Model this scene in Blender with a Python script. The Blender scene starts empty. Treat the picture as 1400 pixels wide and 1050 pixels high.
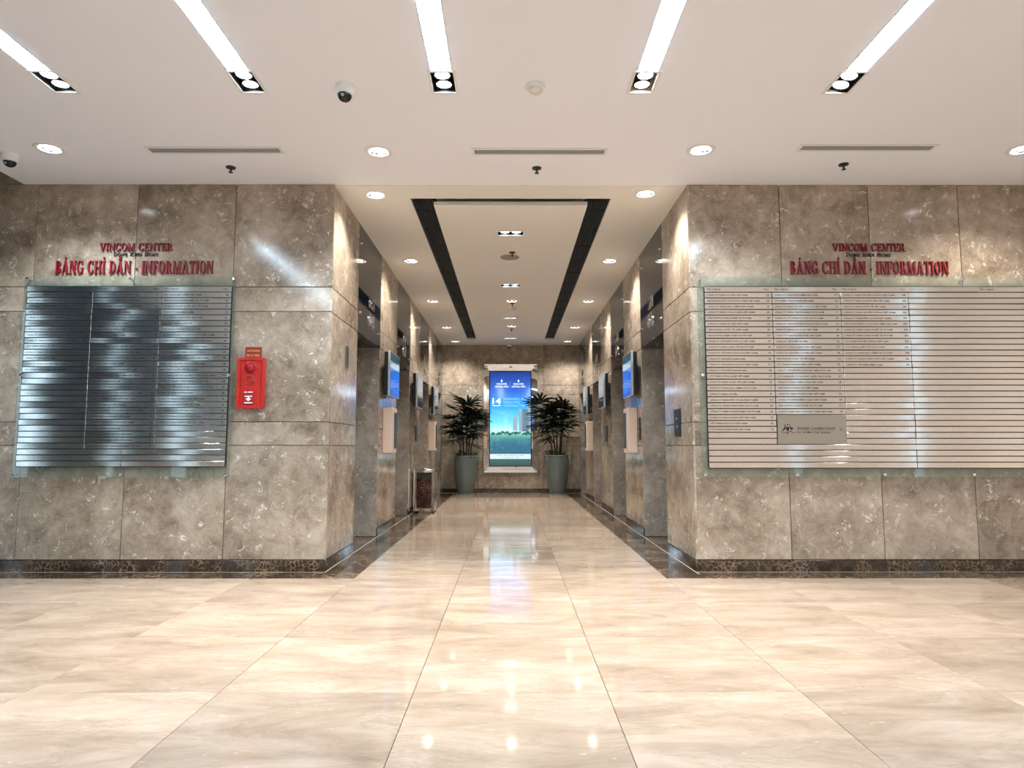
import bpy, bmesh, math, random
from mathutils import Matrix, Vector
random.seed(7)
PI = math.pi
SC = bpy.context.scene
COL = SC.collection

# ---------------------------------------------------------------- camera
FPX, CAMH = 920.0, 1.05
PITCH = math.atan(85.0 / FPX)
YAW = math.atan(2.0 / math.hypot(FPX, 85.0))
cam = bpy.data.cameras.new('camera')
cam.sensor_width = 36.0
cam.lens = FPX / 1400.0 * 36.0
cam.clip_start = 0.05
camo = bpy.data.objects.new('camera', cam)
COL.objects.link(camo)
camo.location = (0, 0, CAMH)
camo.rotation_euler = (PI / 2 + PITCH, 0, -YAW)
SC.camera = camo

# ---------------------------------------------------------------- world, view
W = bpy.data.worlds.new('daylight')
SC.world = W
W.use_nodes = True
bg = W.node_tree.nodes['Background']
bg.inputs[0].default_value = (0.80, 0.90, 1.0, 1)
bg.inputs[1].default_value = 2.0
SC.view_settings.view_transform = 'Standard'
SC.view_settings.look = 'None'
SC.view_settings.gamma = 1.0
SC.view_settings.use_curve_mapping = False
SC.view_settings.exposure = 0.95
LIGHT = dict(lobby_down=150.0, corr_down=120.0, twin=150.0, centre=80.0, strip=21.0, rear=280.0)

# ---------------------------------------------------------------- room sizes (metres)
WY = 5.765          # face of the two walls with the directories
CZ = 3.355          # ceiling
CX = 1.56           # half width of the lift corridor
BY = 15.25          # end wall of the corridor
TILE = 0.8315
ROWS = [0.098, 1.056, 1.256, 2.214, 2.432, CZ]   # stone courses
OPEN = [(6.79 + 2.39 * k, 7.97 + 2.39 * k) for k in range(4)]   # lift openings
LINT = 2.214
LEFTC = -4.30       # the white ceiling ends here, a higher one follows
HIGH = 4.3
XW, XE, RY = -8.2, 8.2, -6.4


# ================================================================ helpers
class MB:
    def __init__(s):
        s.v, s.f = [], []

    def add(s, vs, fs, M=None):
        b = len(s.v)
        for p in vs:
            p = Vector(p)
            s.v.append(tuple(M @ p if M else p))
        for f in fs:
            s.f.append(tuple(i + b for i in f))
        return s

    def box(s, x0, x1, y0, y1, z0, z1, M=None):
        vs = [(x0, y0, z0), (x1, y0, z0), (x1, y1, z0), (x0, y1, z0), (x0, y0, z1), (x1, y0, z1), (x1, y1, z1), (x0, y1, z1)]
        fs = [(0, 3, 2, 1), (4, 5, 6, 7), (0, 1, 5, 4), (1, 2, 6, 5), (2, 3, 7, 6), (3, 0, 4, 7)]
        return s.add(vs, fs, M)

    def cbox(s, x0, x1, y0, y1, z0, z1, ch=0.004, M=None):
        bm = bmesh.new()
        for x, sx in ((x0, 1), (x1, -1)):
            for y, sy in ((y0, 1), (y1, -1)):
                for z, sz in ((z0, 1), (z1, -1)):
                    bm.verts.new((x + sx * ch, y + sy * ch, z))
                    bm.verts.new((x + sx * ch, y, z + sz * ch))
                    bm.verts.new((x, y + sy * ch, z + sz * ch))
        bmesh.ops.convex_hull(bm, input=list(bm.verts))
        bmesh.ops.dissolve_limit(bm, angle_limit=0.01, verts=list(bm.verts), edges=list(bm.edges))
        bm.verts.index_update()
        s.add([v.co.copy() for v in bm.verts], [tuple(v.index for v in f.verts) for f in bm.faces], M)
        bm.free()
        return s

    def lathe(s, prof, n=24, M=None):
        vs, fs = [], []
        m = len(prof)
        for i in range(n):
            a = 2 * PI * i / n
            for r, z in prof:
                vs.append((r * math.cos(a), r * math.sin(a), z))
        for i in range(n):
            j = (i + 1) % n
            for k in range(m - 1):
                fs.append((i * m + k, j * m + k, j * m + k + 1, i * m + k + 1))
        return s.add(vs, fs, M)

    def tube(s, pts, rad, n=8):
        pts = [Vector(p) for p in pts]
        if not hasattr(rad, '__len__'):
            rad = [rad] * len(pts)
        vs, fs = [], []
        for i, p in enumerate(pts):
            d = (pts[min(i + 1, len(pts) - 1)] - pts[max(i - 1, 0)]).normalized()
            u = d.orthogonal().normalized() if abs(d.z) < 0.95 else Vector((1, 0, 0))
            u = (u - d * u.dot(d)).normalized()
            w = d.cross(u)
            for k in range(n):
                a = 2 * PI * k / n
                vs.append(p + rad[i] * (u * math.cos(a) + w * math.sin(a)))
        for i in range(len(pts) - 1):
            for k in range(n):
                fs.append((i * n + k, i * n + (k + 1) % n, (i + 1) * n + (k + 1) % n, (i + 1) * n + k))
        fs.append(tuple(reversed(range(n))))
        fs.append(tuple((len(pts) - 1) * n + k for k in range(n)))
        return s.add(vs, fs)

    def prism(s, poly, y0, y1, M=None):           # polygon in x,z pushed through y (front is y0)
        n = len(poly)
        a = sum(poly[i][0] * poly[(i + 1) % n][1] - poly[(i + 1) % n][0] * poly[i][1] for i in range(n))
        if a < 0:
            poly = poly[::-1]
        vs = [(x, y0, z) for x, z in poly] + [(x, y1, z) for x, z in poly]
        fs = [tuple(range(n)), tuple(range(2 * n - 1, n - 1, -1))]
        for i in range(n):
            j = (i + 1) % n
            fs.append((j, i, n + i, n + j))
        return s.add(vs, fs, M)

    def mesh(s, name, mat=None, smooth=False):
        me = bpy.data.meshes.new(name)
        me.from_pydata(s.v, [], s.f)
        me.update()
        if smooth:
            me.polygons.foreach_set('use_smooth', [True] * len(me.polygons))
            me.set_sharp_from_angle(angle=math.radians(40))
        if mat:
            me.materials.append(mat)
        return me


def put(name, me, parent=None, loc=(0, 0, 0), rot=(0, 0, 0)):
    if isinstance(me, tuple):
        me = me[0].mesh(name, *me[1:])
    o = bpy.data.objects.new(name, me)
    COL.objects.link(o)
    o.location = loc
    o.rotation_euler = rot
    if parent:
        o.parent = parent
    return o


def empty(name, loc=(0, 0, 0), rotz=0.0):
    o = bpy.data.objects.new(name, None)
    o.empty_display_size = 0.1
    COL.objects.link(o)
    o.location = loc
    o.rotation_euler = (0, 0, rotz)
    return o


def tag(o, label, cat, group=None):
    o['label'] = label
    o['category'] = cat
    if group:
        o['group'] = group
    return o


def struct(o, label=None):
    o['kind'] = 'structure'
    if label:
        o['label'] = label
    return o


def spot(parent, loc, energy, col, angle=115, blend=0.7, radius=0.045, rot=(0, 0, 0)):
    l = bpy.data.lights.new('lamp_light', 'SPOT')
    l.energy = energy
    l.color = col
    l.spot_size = math.radians(angle)
    l.spot_blend = blend
    l.shadow_soft_size = radius
    o = bpy.data.objects.new('lamp_light', l)
    COL.objects.link(o)
    o.parent = parent
    o.location = loc
    o.rotation_euler = rot
    return o


# ================================================================ materials
def mat(name):
    m = bpy.data.materials.new(name)
    m.use_nodes = True
    nt = m.node_tree
    return m, nt, nt.nodes['Principled BSDF']


def plain(name, col, rough=0.5, metal=0.0, spec=0.5, emis=None, estr=0.0, coat=0.0):
    m, nt, b = mat(name)
    b.inputs['Base Color'].default_value = (*col, 1)
    b.inputs['Roughness'].default_value = rough
    b.inputs['Metallic'].default_value = metal
    b.inputs['Specular IOR Level'].default_value = spec
    b.inputs['Coat Weight'].default_value = coat
    if emis:
        b.inputs['Emission Color'].default_value = (*emis, 1)
        b.inputs['Emission Strength'].default_value = estr
    return m


class NT:
    def __init__(s, nt):
        s.nt = nt

    def n(s, t, **kw):
        d = s.nt.nodes.new(t)
        for k, v in kw.items():
            setattr(d, k, v)
        return d

    def l(s, a, b):
        s.nt.links.new(a, b)

    def coords(s, shift=37.0, stretch=(1, 1, 1), rnd=True):
        tc = s.n('ShaderNodeTexCoord')
        out = tc.outputs['Object']
        if rnd:
            oi = s.n('ShaderNodeObjectInfo')
            mu = s.n('ShaderNodeMath', operation='MULTIPLY')
            s.l(oi.outputs['Random'], mu.inputs[0])
            mu.inputs[1].default_value = shift
            cx = s.n('ShaderNodeCombineXYZ')
            for i in range(3):
                s.l(mu.outputs[0], cx.inputs[i])
            ad = s.n('ShaderNodeVectorMath', operation='ADD')
            s.l(out, ad.inputs[0])
            s.l(cx.outputs[0], ad.inputs[1])
            out = ad.outputs[0]
        mp = s.n('ShaderNodeMapping')
        mp.inputs['Scale'].default_value = stretch
        s.l(out, mp.inputs['Vector'])
        return mp.outputs[0]

    def noise(s, vec, scale, detail=4, rough=0.55, dist=0.0):
        n = s.n('ShaderNodeTexNoise')
        s.l(vec, n.inputs['Vector'])
        n.inputs['Scale'].default_value = scale
        n.inputs['Detail'].default_value = detail
        n.inputs['Roughness'].default_value = rough
        n.inputs['Distortion'].default_value = dist
        return n

    def ramp(s, fac, stops):
        r = s.n('ShaderNodeValToRGB')
        s.l(fac, r.inputs[0])
        e = r.color_ramp.elements
        while len(e) < len(stops):
            e.new(0.5)
        for el, (p, c) in zip(e, stops):
            el.position = p
            el.color = (*c, 1) if len(c) == 3 else c
        return r.outputs[0]

    def mix(s, fac, a, b, mode='MIX'):
        m = s.n('ShaderNodeMix', data_type='RGBA', blend_type=mode)
        for sock, v in ((m.inputs[0], fac), (m.inputs[6], a), (m.inputs[7], b)):
            if hasattr(v, 'links'):
                s.l(v, sock)
            elif isinstance(v, (int, float)):
                sock.default_value = v
            else:
                sock.default_value = (*v, 1)
        return m.outputs[2]

    def math(s, op, a, b=None, clamp=False):
        m = s.n('ShaderNodeMath', operation=op, use_clamp=clamp)
        for i, v in enumerate((a, b)):
            if v is None:
                continue
            if hasattr(v, 'links'):
                s.l(v, m.inputs[i])
            else:
                m.inputs[i].default_value = v
        return m.outputs[0]


def wall_stone(name, dark, mid, light, rough=0.13):
    m, nt, b = mat(name)
    g = NT(nt)
    v = g.coords()
    big = g.noise(v, 1.7, 3, 0.5, 0.4).outputs[0]
    med = g.noise(v, 9.0, 8, 0.72, 0.6).outputs[0]
    fine = g.noise(v, 60, 4, 0.7).outputs[0]
    base = g.ramp(g.math('ADD', g.math('MULTIPLY', big, 0.5), g.math('MULTIPLY', med, 0.5)), [(0.38, dark), (0.5, mid), (0.62, light)])
    vor = g.n('ShaderNodeTexVoronoi', feature='SMOOTH_F1')
    vor.inputs['Scale'].default_value = 5.2
    vor.inputs['Smoothness'].default_value = 0.3
    wv = g.n('ShaderNodeVectorMath', operation='ADD')
    wn = g.noise(v, 4, 3)
    sc = g.n('ShaderNodeVectorMath', operation='SCALE')
    g.l(wn.outputs['Color'], sc.inputs[0])
    sc.inputs['Scale'].default_value = 0.22
    g.l(v, wv.inputs[0])
    g.l(sc.outputs[0], wv.inputs[1])
    g.l(wv.outputs[0], vor.inputs['Vector'])
    cloud = g.ramp(vor.outputs['Distance'], [(0.05, (1, 1, 1)), (0.5, (0, 0, 0))])
    base = g.mix(g.math('MULTIPLY', cloud, 0.33), base, light)
    base = g.mix(g.math('MULTIPLY', g.math('SUBTRACT', fine, 0.5), 0.9, True), base, (0.62, 0.55, 0.46))
    # short bright fossil veins
    ridge = g.noise(v, 6.2, 5, 0.65, 1.2).outputs[0]
    line = g.math('ABSOLUTE', g.math('SUBTRACT', ridge, 0.5))
    line = g.ramp(line, [(0.0, (1, 1, 1)), (0.019, (0, 0, 0))])
    gate = g.ramp(g.noise(v, 12.0, 3, 0.65).outputs[0], [(0.56, (0, 0, 0)), (0.61, (1, 1, 1))])
    base = g.mix(g.math('MULTIPLY', g.math('MULTIPLY', line, gate), 0.9), base, (0.80, 0.75, 0.66))
    fle = g.n('ShaderNodeTexVoronoi')
    fle.inputs['Scale'].default_value = 42
    g.l(v, fle.inputs['Vector'])
    fk = g.ramp(fle.outputs['Distance'], [(0.07, (1, 1, 1)), (0.14, (0, 0, 0))])
    gate2 = g.ramp(g.noise(v, 3.4, 3).outputs[0], [(0.52, (0, 0, 0)), (0.62, (1, 1, 1))])
    base = g.mix(g.math('MULTIPLY', g.math('MULTIPLY', fk, gate2), 0.6), base, (0.74, 0.68, 0.58))
    g.l(base, b.inputs['Base Color'])
    b.inputs['Roughness'].default_value = rough
    b.inputs['Specular IOR Level'].default_value = 0.5
    return m


def dark_stone(name, base_c=(0.020, 0.013, 0.009), vein=(0.26, 0.17, 0.10), scale=26.0, rough=0.08, stretch=(1, 1, 1), amt=1.0):
    m, nt, b = mat(name)
    g = NT(nt)
    v = g.coords(stretch=stretch)
    wv = g.n('ShaderNodeVectorMath', operation='ADD')
    wn = g.noise(v, scale * 0.35, 3)
    sc = g.n('ShaderNodeVectorMath', operation='SCALE')
    g.l(wn.outputs['Color'], sc.inputs[0])
    sc.inputs['Scale'].default_value = 2.2 / scale
    g.l(v, wv.inputs[0])
    g.l(sc.outputs[0], wv.inputs[1])
    vor = g.n('ShaderNodeTexVoronoi', feature='DISTANCE_TO_EDGE')
    vor.inputs['Scale'].default_value = scale
    g.l(wv.outputs[0], vor.inputs['Vector'])
    line = g.ramp(vor.outputs['Distance'], [(0.0, (1, 1, 1)), (0.12, (0, 0, 0))])
    gate = g.ramp(g.noise(v, scale * 0.3, 4, 0.6).outputs[0], [(0.40, (0, 0, 0)), (0.62, (1, 1, 1))])
    body = g.ramp(g.noise(v, scale * 0.5, 4).outputs[0], [(0.35, base_c), (0.7, tuple(2.6 * c for c in base_c))])
    col = g.mix(g.math('MULTIPLY', g.math('MULTIPLY', line, gate), amt), body, vein)
    g.l(col, b.inputs['Base Color'])
    b.inputs['Roughness'].default_value = rough
    return m


def cream_floor():
    m, nt, b = mat('cream_marble')
    g = NT(nt)
    v = g.coords(stretch=(0.55, 1.5, 1))
    n1 = g.noise(v, 3.0, 8, 0.68, 0.5).outputs[0]
    base = g.ramp(n1, [(0.32, (0.262, 0.190, 0.136)), (0.5, (0.355, 0.268, 0.200)), (0.68, (0.440, 0.350, 0.275))])
    r = g.noise(v, 2.6, 6, 0.66, 0.7).outputs[0]
    line = g.ramp(g.math('ABSOLUTE', g.math('SUBTRACT', r, 0.5)), [(0.0, (1, 1, 1)), (0.02, (0, 0, 0))])
    base = g.mix(g.math('MULTIPLY', line, 0.25), base, (0.20, 0.145, 0.10))
    fl = g.noise(v, 26, 3, 0.6).outputs[0]
    base = g.mix(g.ramp(fl, [(0.66, (0, 0, 0)), (0.75, (0.5, 0.5, 0.5))]), base, (0.62, 0.55, 0.46))
    oi = g.n('ShaderNodeObjectInfo')
    tone = g.math('ADD', g.math('MULTIPLY', oi.outputs['Random'], 0.22), 0.87)
    base = g.mix(1.0, base, tone, 'MULTIPLY')
    g.l(base, b.inputs['Base Color'])
    b.inputs['Roughness'].default_value = 0.065
    b.inputs['Specular IOR Level'].default_value = 0.45
    return m


def brushed(name, col, rough=0.1, spread=0.35):
    """horizontally brushed metal: the fine grooves tip the normal up and down"""
    m, nt, b = mat(name)
    g = NT(nt)
    v = g.coords(stretch=(2, 60, 220))
    n = g.noise(v, 1.5, 4, 0.6).outputs[0]
    g.l(g.mix(n, tuple(c * 0.9 for c in col), tuple(min(1, c * 1.08) for c in col)), b.inputs['Base Color'])
    b.inputs['Metallic'].default_value = 1.0
    b.inputs['Roughness'].default_value = rough
    tc = g.n('ShaderNodeTexCoord')
    sx = g.n('ShaderNodeSeparateXYZ')
    g.l(tc.outputs['Object'], sx.inputs[0])
    wn = g.n('ShaderNodeTexWhiteNoise', noise_dimensions='1D')
    g.l(g.math('MULTIPLY', sx.outputs[2], 9000.0), wn.inputs['W'])
    tilt = g.math('MULTIPLY', g.math('SUBTRACT', wn.outputs['Value'], 0.5), spread)
    cx = g.n('ShaderNodeCombineXYZ')
    g.l(tilt, cx.inputs[2])
    ge = g.n('ShaderNodeNewGeometry')
    ad = g.n('ShaderNodeVectorMath', operation='ADD')
    g.l(ge.outputs['Normal'], ad.inputs[0])
    g.l(cx.outputs[0], ad.inputs[1])
    no = g.n('ShaderNodeVectorMath', operation='NORMALIZE')
    g.l(ad.outputs[0], no.inputs[0])
    g.l(no.outputs[0], b.inputs['Normal'])
    return m


STONE = wall_stone('brown_marble', (0.165, 0.122, 0.084), (0.300, 0.232, 0.170), (0.440, 0.360, 0.280))
STONE_IN = wall_stone('grey_marble', (0.175, 0.150, 0.125), (0.270, 0.235, 0.198), (0.380, 0.335, 0.290), 0.16)
DARK = dark_stone('dark_emperador')
DARKF = dark_stone('dark_emperador_floor', (0.024, 0.015, 0.010), (0.30, 0.21, 0.13), 13.0, 0.07, amt=1.0)
BINST = dark_stone('red_brown_marble', (0.016, 0.006, 0.005), (0.34, 0.16, 0.12), 22.0, 0.12)
CREAM = cream_floor()
GROUT = plain('grout', (0.10, 0.08, 0.06), 0.8)
INLAY = plain('pale_inlay', (0.52, 0.46, 0.38), 0.3)
PAINT = plain('white_ceiling_paint', (0.845, 0.86, 0.93), 0.75)
CPAINT = plain('corridor_ceiling_paint', (0.78, 0.76, 0.71), 0.75)
WHITE = plain('white_plastic', (0.78, 0.78, 0.77), 0.4)
OFFWH = plain('ivory_plastic', (0.66, 0.62, 0.55), 0.5)
BLACK = plain('black_plastic', (0.012, 0.012, 0.014), 0.35)
DGREY = plain('dark_grey_metal', (0.030, 0.036, 0.042), 0.45, 0.3)
MGREY = plain('grey_metal', (0.30, 0.31, 0.34), 0.45, 0.4)
CHROME = plain('chrome', (0.82, 0.83, 0.85), 0.07, 1.0)
STEEL = brushed('brushed_steel', (0.78, 0.77, 0.75), 0.09, 0.42)
PLATE = brushed('satin_plate', (0.45, 0.43, 0.39), 0.30, 0.3)
DOORST = brushed('lift_door_steel', (0.50, 0.49, 0.47), 0.22, 0.2)
DGLASS = plain('dark_glass', (0.010, 0.012, 0.018), 0.03, 0.0, 0.35)
RED = plain('red_letter_paint', (0.20, 0.004, 0.014), 0.4)
INK = plain('black_ink', (0.012, 0.012, 0.014), 0.5)
ALRED = plain('alarm_red', (0.44, 0.012, 0.007), 0.35)
ALDARK = plain('alarm_dark_red', (0.30, 0.008, 0.006), 0.4)
PLRED = plain('plaque_red', (0.24, 0.008, 0.006), 0.45)
LENSR = plain('red_lens', (0.30, 0.006, 0.014), 0.08)
YEL = plain('yellow_print', (0.75, 0.50, 0.10), 0.5)
WPRINT = plain('white_print', (0.85, 0.85, 0.85), 0.5)
LEDC = plain('cool_lens', (1, 1, 1), 0.4, emis=(0.90, 0.96, 1.0), estr=14.0)
LEDW = plain('warm_lens', (1, 1, 1), 0.4, emis=(1.0, 0.93, 0.82), estr=14.0)
STRIPL = plain('strip_diffuser', (0.9, 0.95, 1.0), 0.4, emis=(0.62, 0.82, 1.0), estr=LIGHT['strip'])
BOXIV = plain('ivory_box', (0.74, 0.58, 0.46), 0.35)
SILV = plain('silver_bezel', (0.72, 0.72, 0.72), 0.25, 0.6)
POTM = plain('glazed_grey_green', (0.105, 0.125, 0.117), 0.13)
POTR = plain('pale_rim', (0.22, 0.24, 0.215), 0.3)
SOIL = plain('soil', (0.02, 0.015, 0.01), 0.9)
CANE = plain('palm_cane', (0.030, 0.028, 0.014), 0.7)
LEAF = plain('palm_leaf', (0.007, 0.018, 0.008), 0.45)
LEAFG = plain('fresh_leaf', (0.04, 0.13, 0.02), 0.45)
NIGHT = plain('dark_cladding', (0.040, 0.062, 0.090), 0.3)  # chosen for dark board reflections; on the high ceiling it is painted shade
BEIGEW = plain('beige_plaster', (0.76, 0.69, 0.61), 0.6)

# sheet glass behind the directory strips
m, nt, b = mat('sheet_glass')
g = NT(nt)
tr = g.n('ShaderNodeBsdfTransparent')
tr.inputs[0].default_value = (0.88, 0.92, 0.885, 1)
gl = g.n('ShaderNodeBsdfGlossy')
gl.inputs['Roughness'].default_value = 0.03
df = g.n('ShaderNodeBsdfDiffuse')
df.inputs[0].default_value = (0.46, 0.50, 0.45, 1)
lw = g.n('ShaderNodeLayerWeight')
frf = g.math('ADD', g.math('MULTIPLY', g.math('POWER', lw.outputs['Facing'], 4.0), 0.6), 0.045)
mx = g.n('ShaderNodeMixShader')
mx2 = g.n('ShaderNodeMixShader')
mx2.inputs[0].default_value = 0.08
g.l(tr.outputs[0], mx2.inputs[1])
g.l(df.outputs[0], mx2.inputs[2])
g.l(frf, mx.inputs[0])
g.l(mx2.outputs[0], mx.inputs[1])
g.l(gl.outputs[0], mx.inputs[2])
g.l(mx.outputs[0], nt.nodes['Material Output'].inputs[0])
SHEET = m

# glass of the added lobby windows
m, nt, b = mat('window_glass')
g = NT(nt)
tr = g.n('ShaderNodeBsdfTransparent')
tr.inputs[0].default_value = (0.85, 0.93, 0.95, 1)
gl = g.n('ShaderNodeBsdfGlossy')
gl.inputs['Roughness'].default_value = 0.02
lw = g.n('ShaderNodeLayerWeight')
frf = g.math('ADD', g.math('MULTIPLY', g.math('POWER', lw.outputs['Facing'], 4.0), 0.6), 0.045)
mx = g.n('ShaderNodeMixShader')
g.l(frf, mx.inputs[0])
g.l(tr.outputs[0], mx.inputs[1])
g.l(gl.outputs[0], mx.inputs[2])
g.l(mx.outputs[0], nt.nodes['Material Output'].inputs[0])
WGLASS = m


# ================================================================ setting
_pm = {}


def panel_mesh(w, h, t, material, ch=0.003):
    """stone slab centred on x,z with its front at y = 0 and its back at y = t"""
    key = (round(w, 4), round(h, 4), t, material.name, ch)
    if key not in _pm:
        _pm[key] = MB().cbox(-w / 2, w / 2, 0, t, -h / 2, h / 2, ch).mesh('stone_panel', material)
    return _pm[key]


ROT = {'F': 0.0, 'B': 0.0, 'L': PI / 2, 'R': -PI / 2}


def at(side, u, z, out=0.0):
    """a spot on a wall: F front walls, B end wall, L / R corridor walls; out = distance in front of the stone"""
    if side == 'F':
        return (u, WY - out, z)
    if side == 'B':
        return (u, BY - out, z)
    if side == 'L':
        return (-CX + out, u, z)
    return (CX - out, u, z)


def clad(parent, side, u0, u1, z0, z1, material=STONE, t=0.028, gap=0.005, name='stone_panel'):
    w, h = u1 - u0 - gap, z1 - z0 - gap
    return put(name, panel_mesh(w, h, t, material), parent, at(side, (u0 + u1) / 2, (z0 + z1) / 2), (0, 0, ROT[side]))


# ---- floor
fl = struct(put('floor', (MB().box(XW, XE, RY, BY + 0.4, -0.20, -0.022), GROUT)), 'polished cream marble floor with dark marble borders')
tile_me = {}


def tile(x0, x1, y0, y1, material=CREAM, name='tile', gap=0.0022):
    key = (round(x1 - x0, 4), round(y1 - y0, 4), material.name)
    if key not in tile_me:
        w, d = x1 - x0 - gap, y1 - y0 - gap
        tile_me[key] = MB().cbox(-w / 2, w / 2, -d / 2, d / 2, -0.022, 0, 0.0012).mesh(name, material)
    return put(name, tile_me[key], fl, ((x0 + x1) / 2, (y0 + y1) / 2, 0))


FB = WY - 0.277      # front edge of the dark border
for j in range(6):
    for i in range(-6, 7):
        tile((i - 0.5) * TILE, (i + 0.5) * TILE, FB - (j + 1) * TILE, FB - j * TILE)
rest = MB()
yb = FB - 6 * TILE
nx = 10
for j in range(20):
    y1 = FB - j * TILE
    y0 = max(RY, y1 - TILE)
    if y1 <= RY + 0.05:
        break
    for i in range(-nx, nx + 1):
        if j < 6 and -6 <= i <= 6:
            continue
        x0, x1 = max(XW, (i - 0.5) * TILE), min(XE, (i + 0.5) * TILE)
        if x1 - x0 > 0.05:
            rest.box(x0 + 0.001, x1 - 0.001, y0 + 0.001, y1 - 0.001, -0.022, 0)
r = put('far_tile_field', (rest, CREAM), fl)
r['kind'] = 'stuff'
CB = 1.5 * TILE      # half width of the cream strip in the corridor
j = 0
y = FB
while y < BY - 0.01:
    y1 = min(BY, y + TILE)
    for i in range(-1, 2):
        tile((i - 0.5) * TILE, (i + 0.5) * TILE, y, y1)
    for sg in (-1, 1):
        ya = max(y, FB)
        a, c = sorted((sg * CB, sg * (CX - 0.012)))
        tile(a, c, ya, y1, DARKF, 'border_slab')
    y = y1
JL = [-1.55, -2.42, -3.28, -4.165, -5.03, -5.9, -6.8, XW]
JR = [1.575, 2.37, 3.155, 3.95, 4.745, 5.54, 6.4, 7.3, XE]
for J in (JL, JR):
    for a, c in zip(J[:-1], J[1:]):
        a, c = sorted((a, c))
        tile(a, c, FB, WY - 0.012, DARKF, 'border_slab')
for sg in (-1, 1):
    for (a, c) in OPEN:
        x0, x1 = sorted((sg * CX, sg * (CX + 0.55)))
        tile(x0, x1, a, c, DARKF, 'threshold_slab')
il = MB()
for sg in (-1, 1):
    il.box(*sorted((sg * (CX - 0.012), sg * (CX - 0.004))), WY - 0.012, BY, -0.022, 0.0008)
    il.box(*sorted((sg * (CX - 0.004), sg * XE)), WY - 0.012, WY - 0.006, -0.022, 0.0008)
put('inlay_line', (il, INLAY), fl)

# ---- front walls (the two directory walls)
def front_wall(name, J, side_sign, label):
    x_in = J[0]
    x_out = J[-1]
    a, c = sorted((x_in, x_out))
    bk = MB()
    back = WY + 0.028
    if side_sign < 0:
        bk.box(a, c - 0.03, back, WY + 0.30, 0, CZ + 0.0)
        bk.box(a, LEFTC, back, WY + 0.30, CZ, HIGH)
    else:
        bk.box(a + 0.03, c, back, WY + 0.30, 0, CZ)
    w = struct(put(name, (bk, GROUT)), label)
    for p, q in zip(J[:-1], J[1:]):
        p, q = sorted((p, q))
        rows = ROWS + ([HIGH] if side_sign < 0 and q < LEFTC + 0.2 else [])
        for z0, z1 in zip(rows[:-1], rows[1:]):
            clad(w, 'F', p, q, z0, z1)
    sk = struct(empty('baseboard_front_' + ('left' if side_sign < 0 else 'right')), 'dark marble skirting along the directory wall')
    for p, q in zip(J[:-1], J[1:]):
        p, q = sorted((p, q))
        o = put('skirting_slab', panel_mesh(q - p - 0.002, ROWS[0] - 0.004, 0.034, DARK, 0.002), sk, (0.5 * (p + q), WY - 0.005, ROWS[0] / 2))
    return w


wl = front_wall('wall_front_left', JL, -1, 'brown marble wall carrying the first directory and the fire alarm')
wr = front_wall('wall_front_right', JR, 1, 'brown marble wall carrying the wide directory')

# ---- corridor walls, openings, doors
PIL = [(WY, OPEN[0][0])] + [(OPEN[k][1], OPEN[k + 1][0]) for k in range(3)] + [(OPEN[3][1], BY)]
nd = 0
for side, sg, wn in (('L', -1, 'left'), ('R', 1, 'right')):
    bk = MB()
    for k, (a, c) in enumerate(PIL):
        a0 = a + (0.03 if k == 0 else 0.028)
        bk.box(*sorted((sg * (CX + 0.028), sg * (CX + 0.62))), a0, c - 0.028, 0, CZ + 0.2)
    for a, c in OPEN:
        bk.box(*sorted((sg * (CX + 0.03), sg * (CX + 0.62))), a - 0.03, c + 0.03, LINT + 0.03, CZ + 0.2)
    w = struct(put('wall_corridor_' + wn, (bk, GROUT)), 'brown marble piers between the lift openings')
    sk = struct(empty('baseboard_corridor_' + wn), 'dark marble skirting round the corridor piers')
    for k, (a, c) in enumerate(PIL):
        for z0, z1 in zip(ROWS[:-1], ROWS[1:]):
            clad(w, side, a, c, z0, z1)
        put('skirting_slab', panel_mesh(c - a - 0.002, ROWS[0] - 0.004, 0.034, DARK, 0.002), sk, at(side, 0.5 * (a + c), ROWS[0] / 2, 0.005), (0, 0, ROT[side]))
    for k, (a, c) in enumerate(OPEN):
        # reveals: grey marble jambs, dark soffit
        D = 0.46
        xm = sg * (CX + D / 2 + 0.004)
        for yy, rz in ((c, 0.0), (a, PI)):
            put('jamb_panel', panel_mesh(D - 0.004, LINT - 0.004, 0.028, STONE_IN), w, (xm, yy, LINT / 2), (0, 0, rz))
        put('soffit_panel', (MB().box(*sorted((sg * (CX + 0.012), sg * (CX + D))), a, c, LINT, LINT + 0.03), DGLASS), w)
        put('steel_lip', (MB().box(*sorted((sg * (CX + 0.012), sg * (CX + D))), c - 0.006, c, LINT - 0.012, LINT), MGREY), w)
        nd += 1
        d = struct(empty('door_%d' % nd, (sg * (CX + D), (a + c) / 2, 0), ROT[side]), 'steel lift door')
        for s2 in (-1, 1):
            put('door_panel', (MB().cbox(*sorted((s2 * 0.002, s2 * (c - a) / 2)), 0.01, 0.05, 0.005, LINT, 0.003), DOORST), d)
        put('door_sill', (MB().box(-(c - a) / 2, (c - a) / 2, -0.04, 0.05, 0.0, 0.006), STEEL), d)

# ---- end wall
wb = struct(put('wall_back', (MB().box(-CX - 0.5, CX + 0.5, BY + 0.028, BY + 0.3, 0, CZ + 0.2), GROUT)), 'brown marble end wall of the lift corridor')
for p, q in zip([-CX, -0.75, 0, 0.75], [-0.75, 0, 0.75, CX]):
    for z0, z1 in zip(ROWS[:-1], ROWS[1:]):
        clad(wb, 'B', p, q, z0, z1)
sk = struct(empty('baseboard_back'), 'dark marble skirting under the poster')
for p, q in zip([-CX + 0.03, -0.75, 0, 0.75], [-0.75, 0, 0.75, CX - 0.03]):
    put('skirting_slab', panel_mesh(q - p - 0.002, ROWS[0] - 0.004, 0.034, DARK, 0.002), sk, ((p + q) / 2, BY - 0.005, ROWS[0] / 2))

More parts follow.
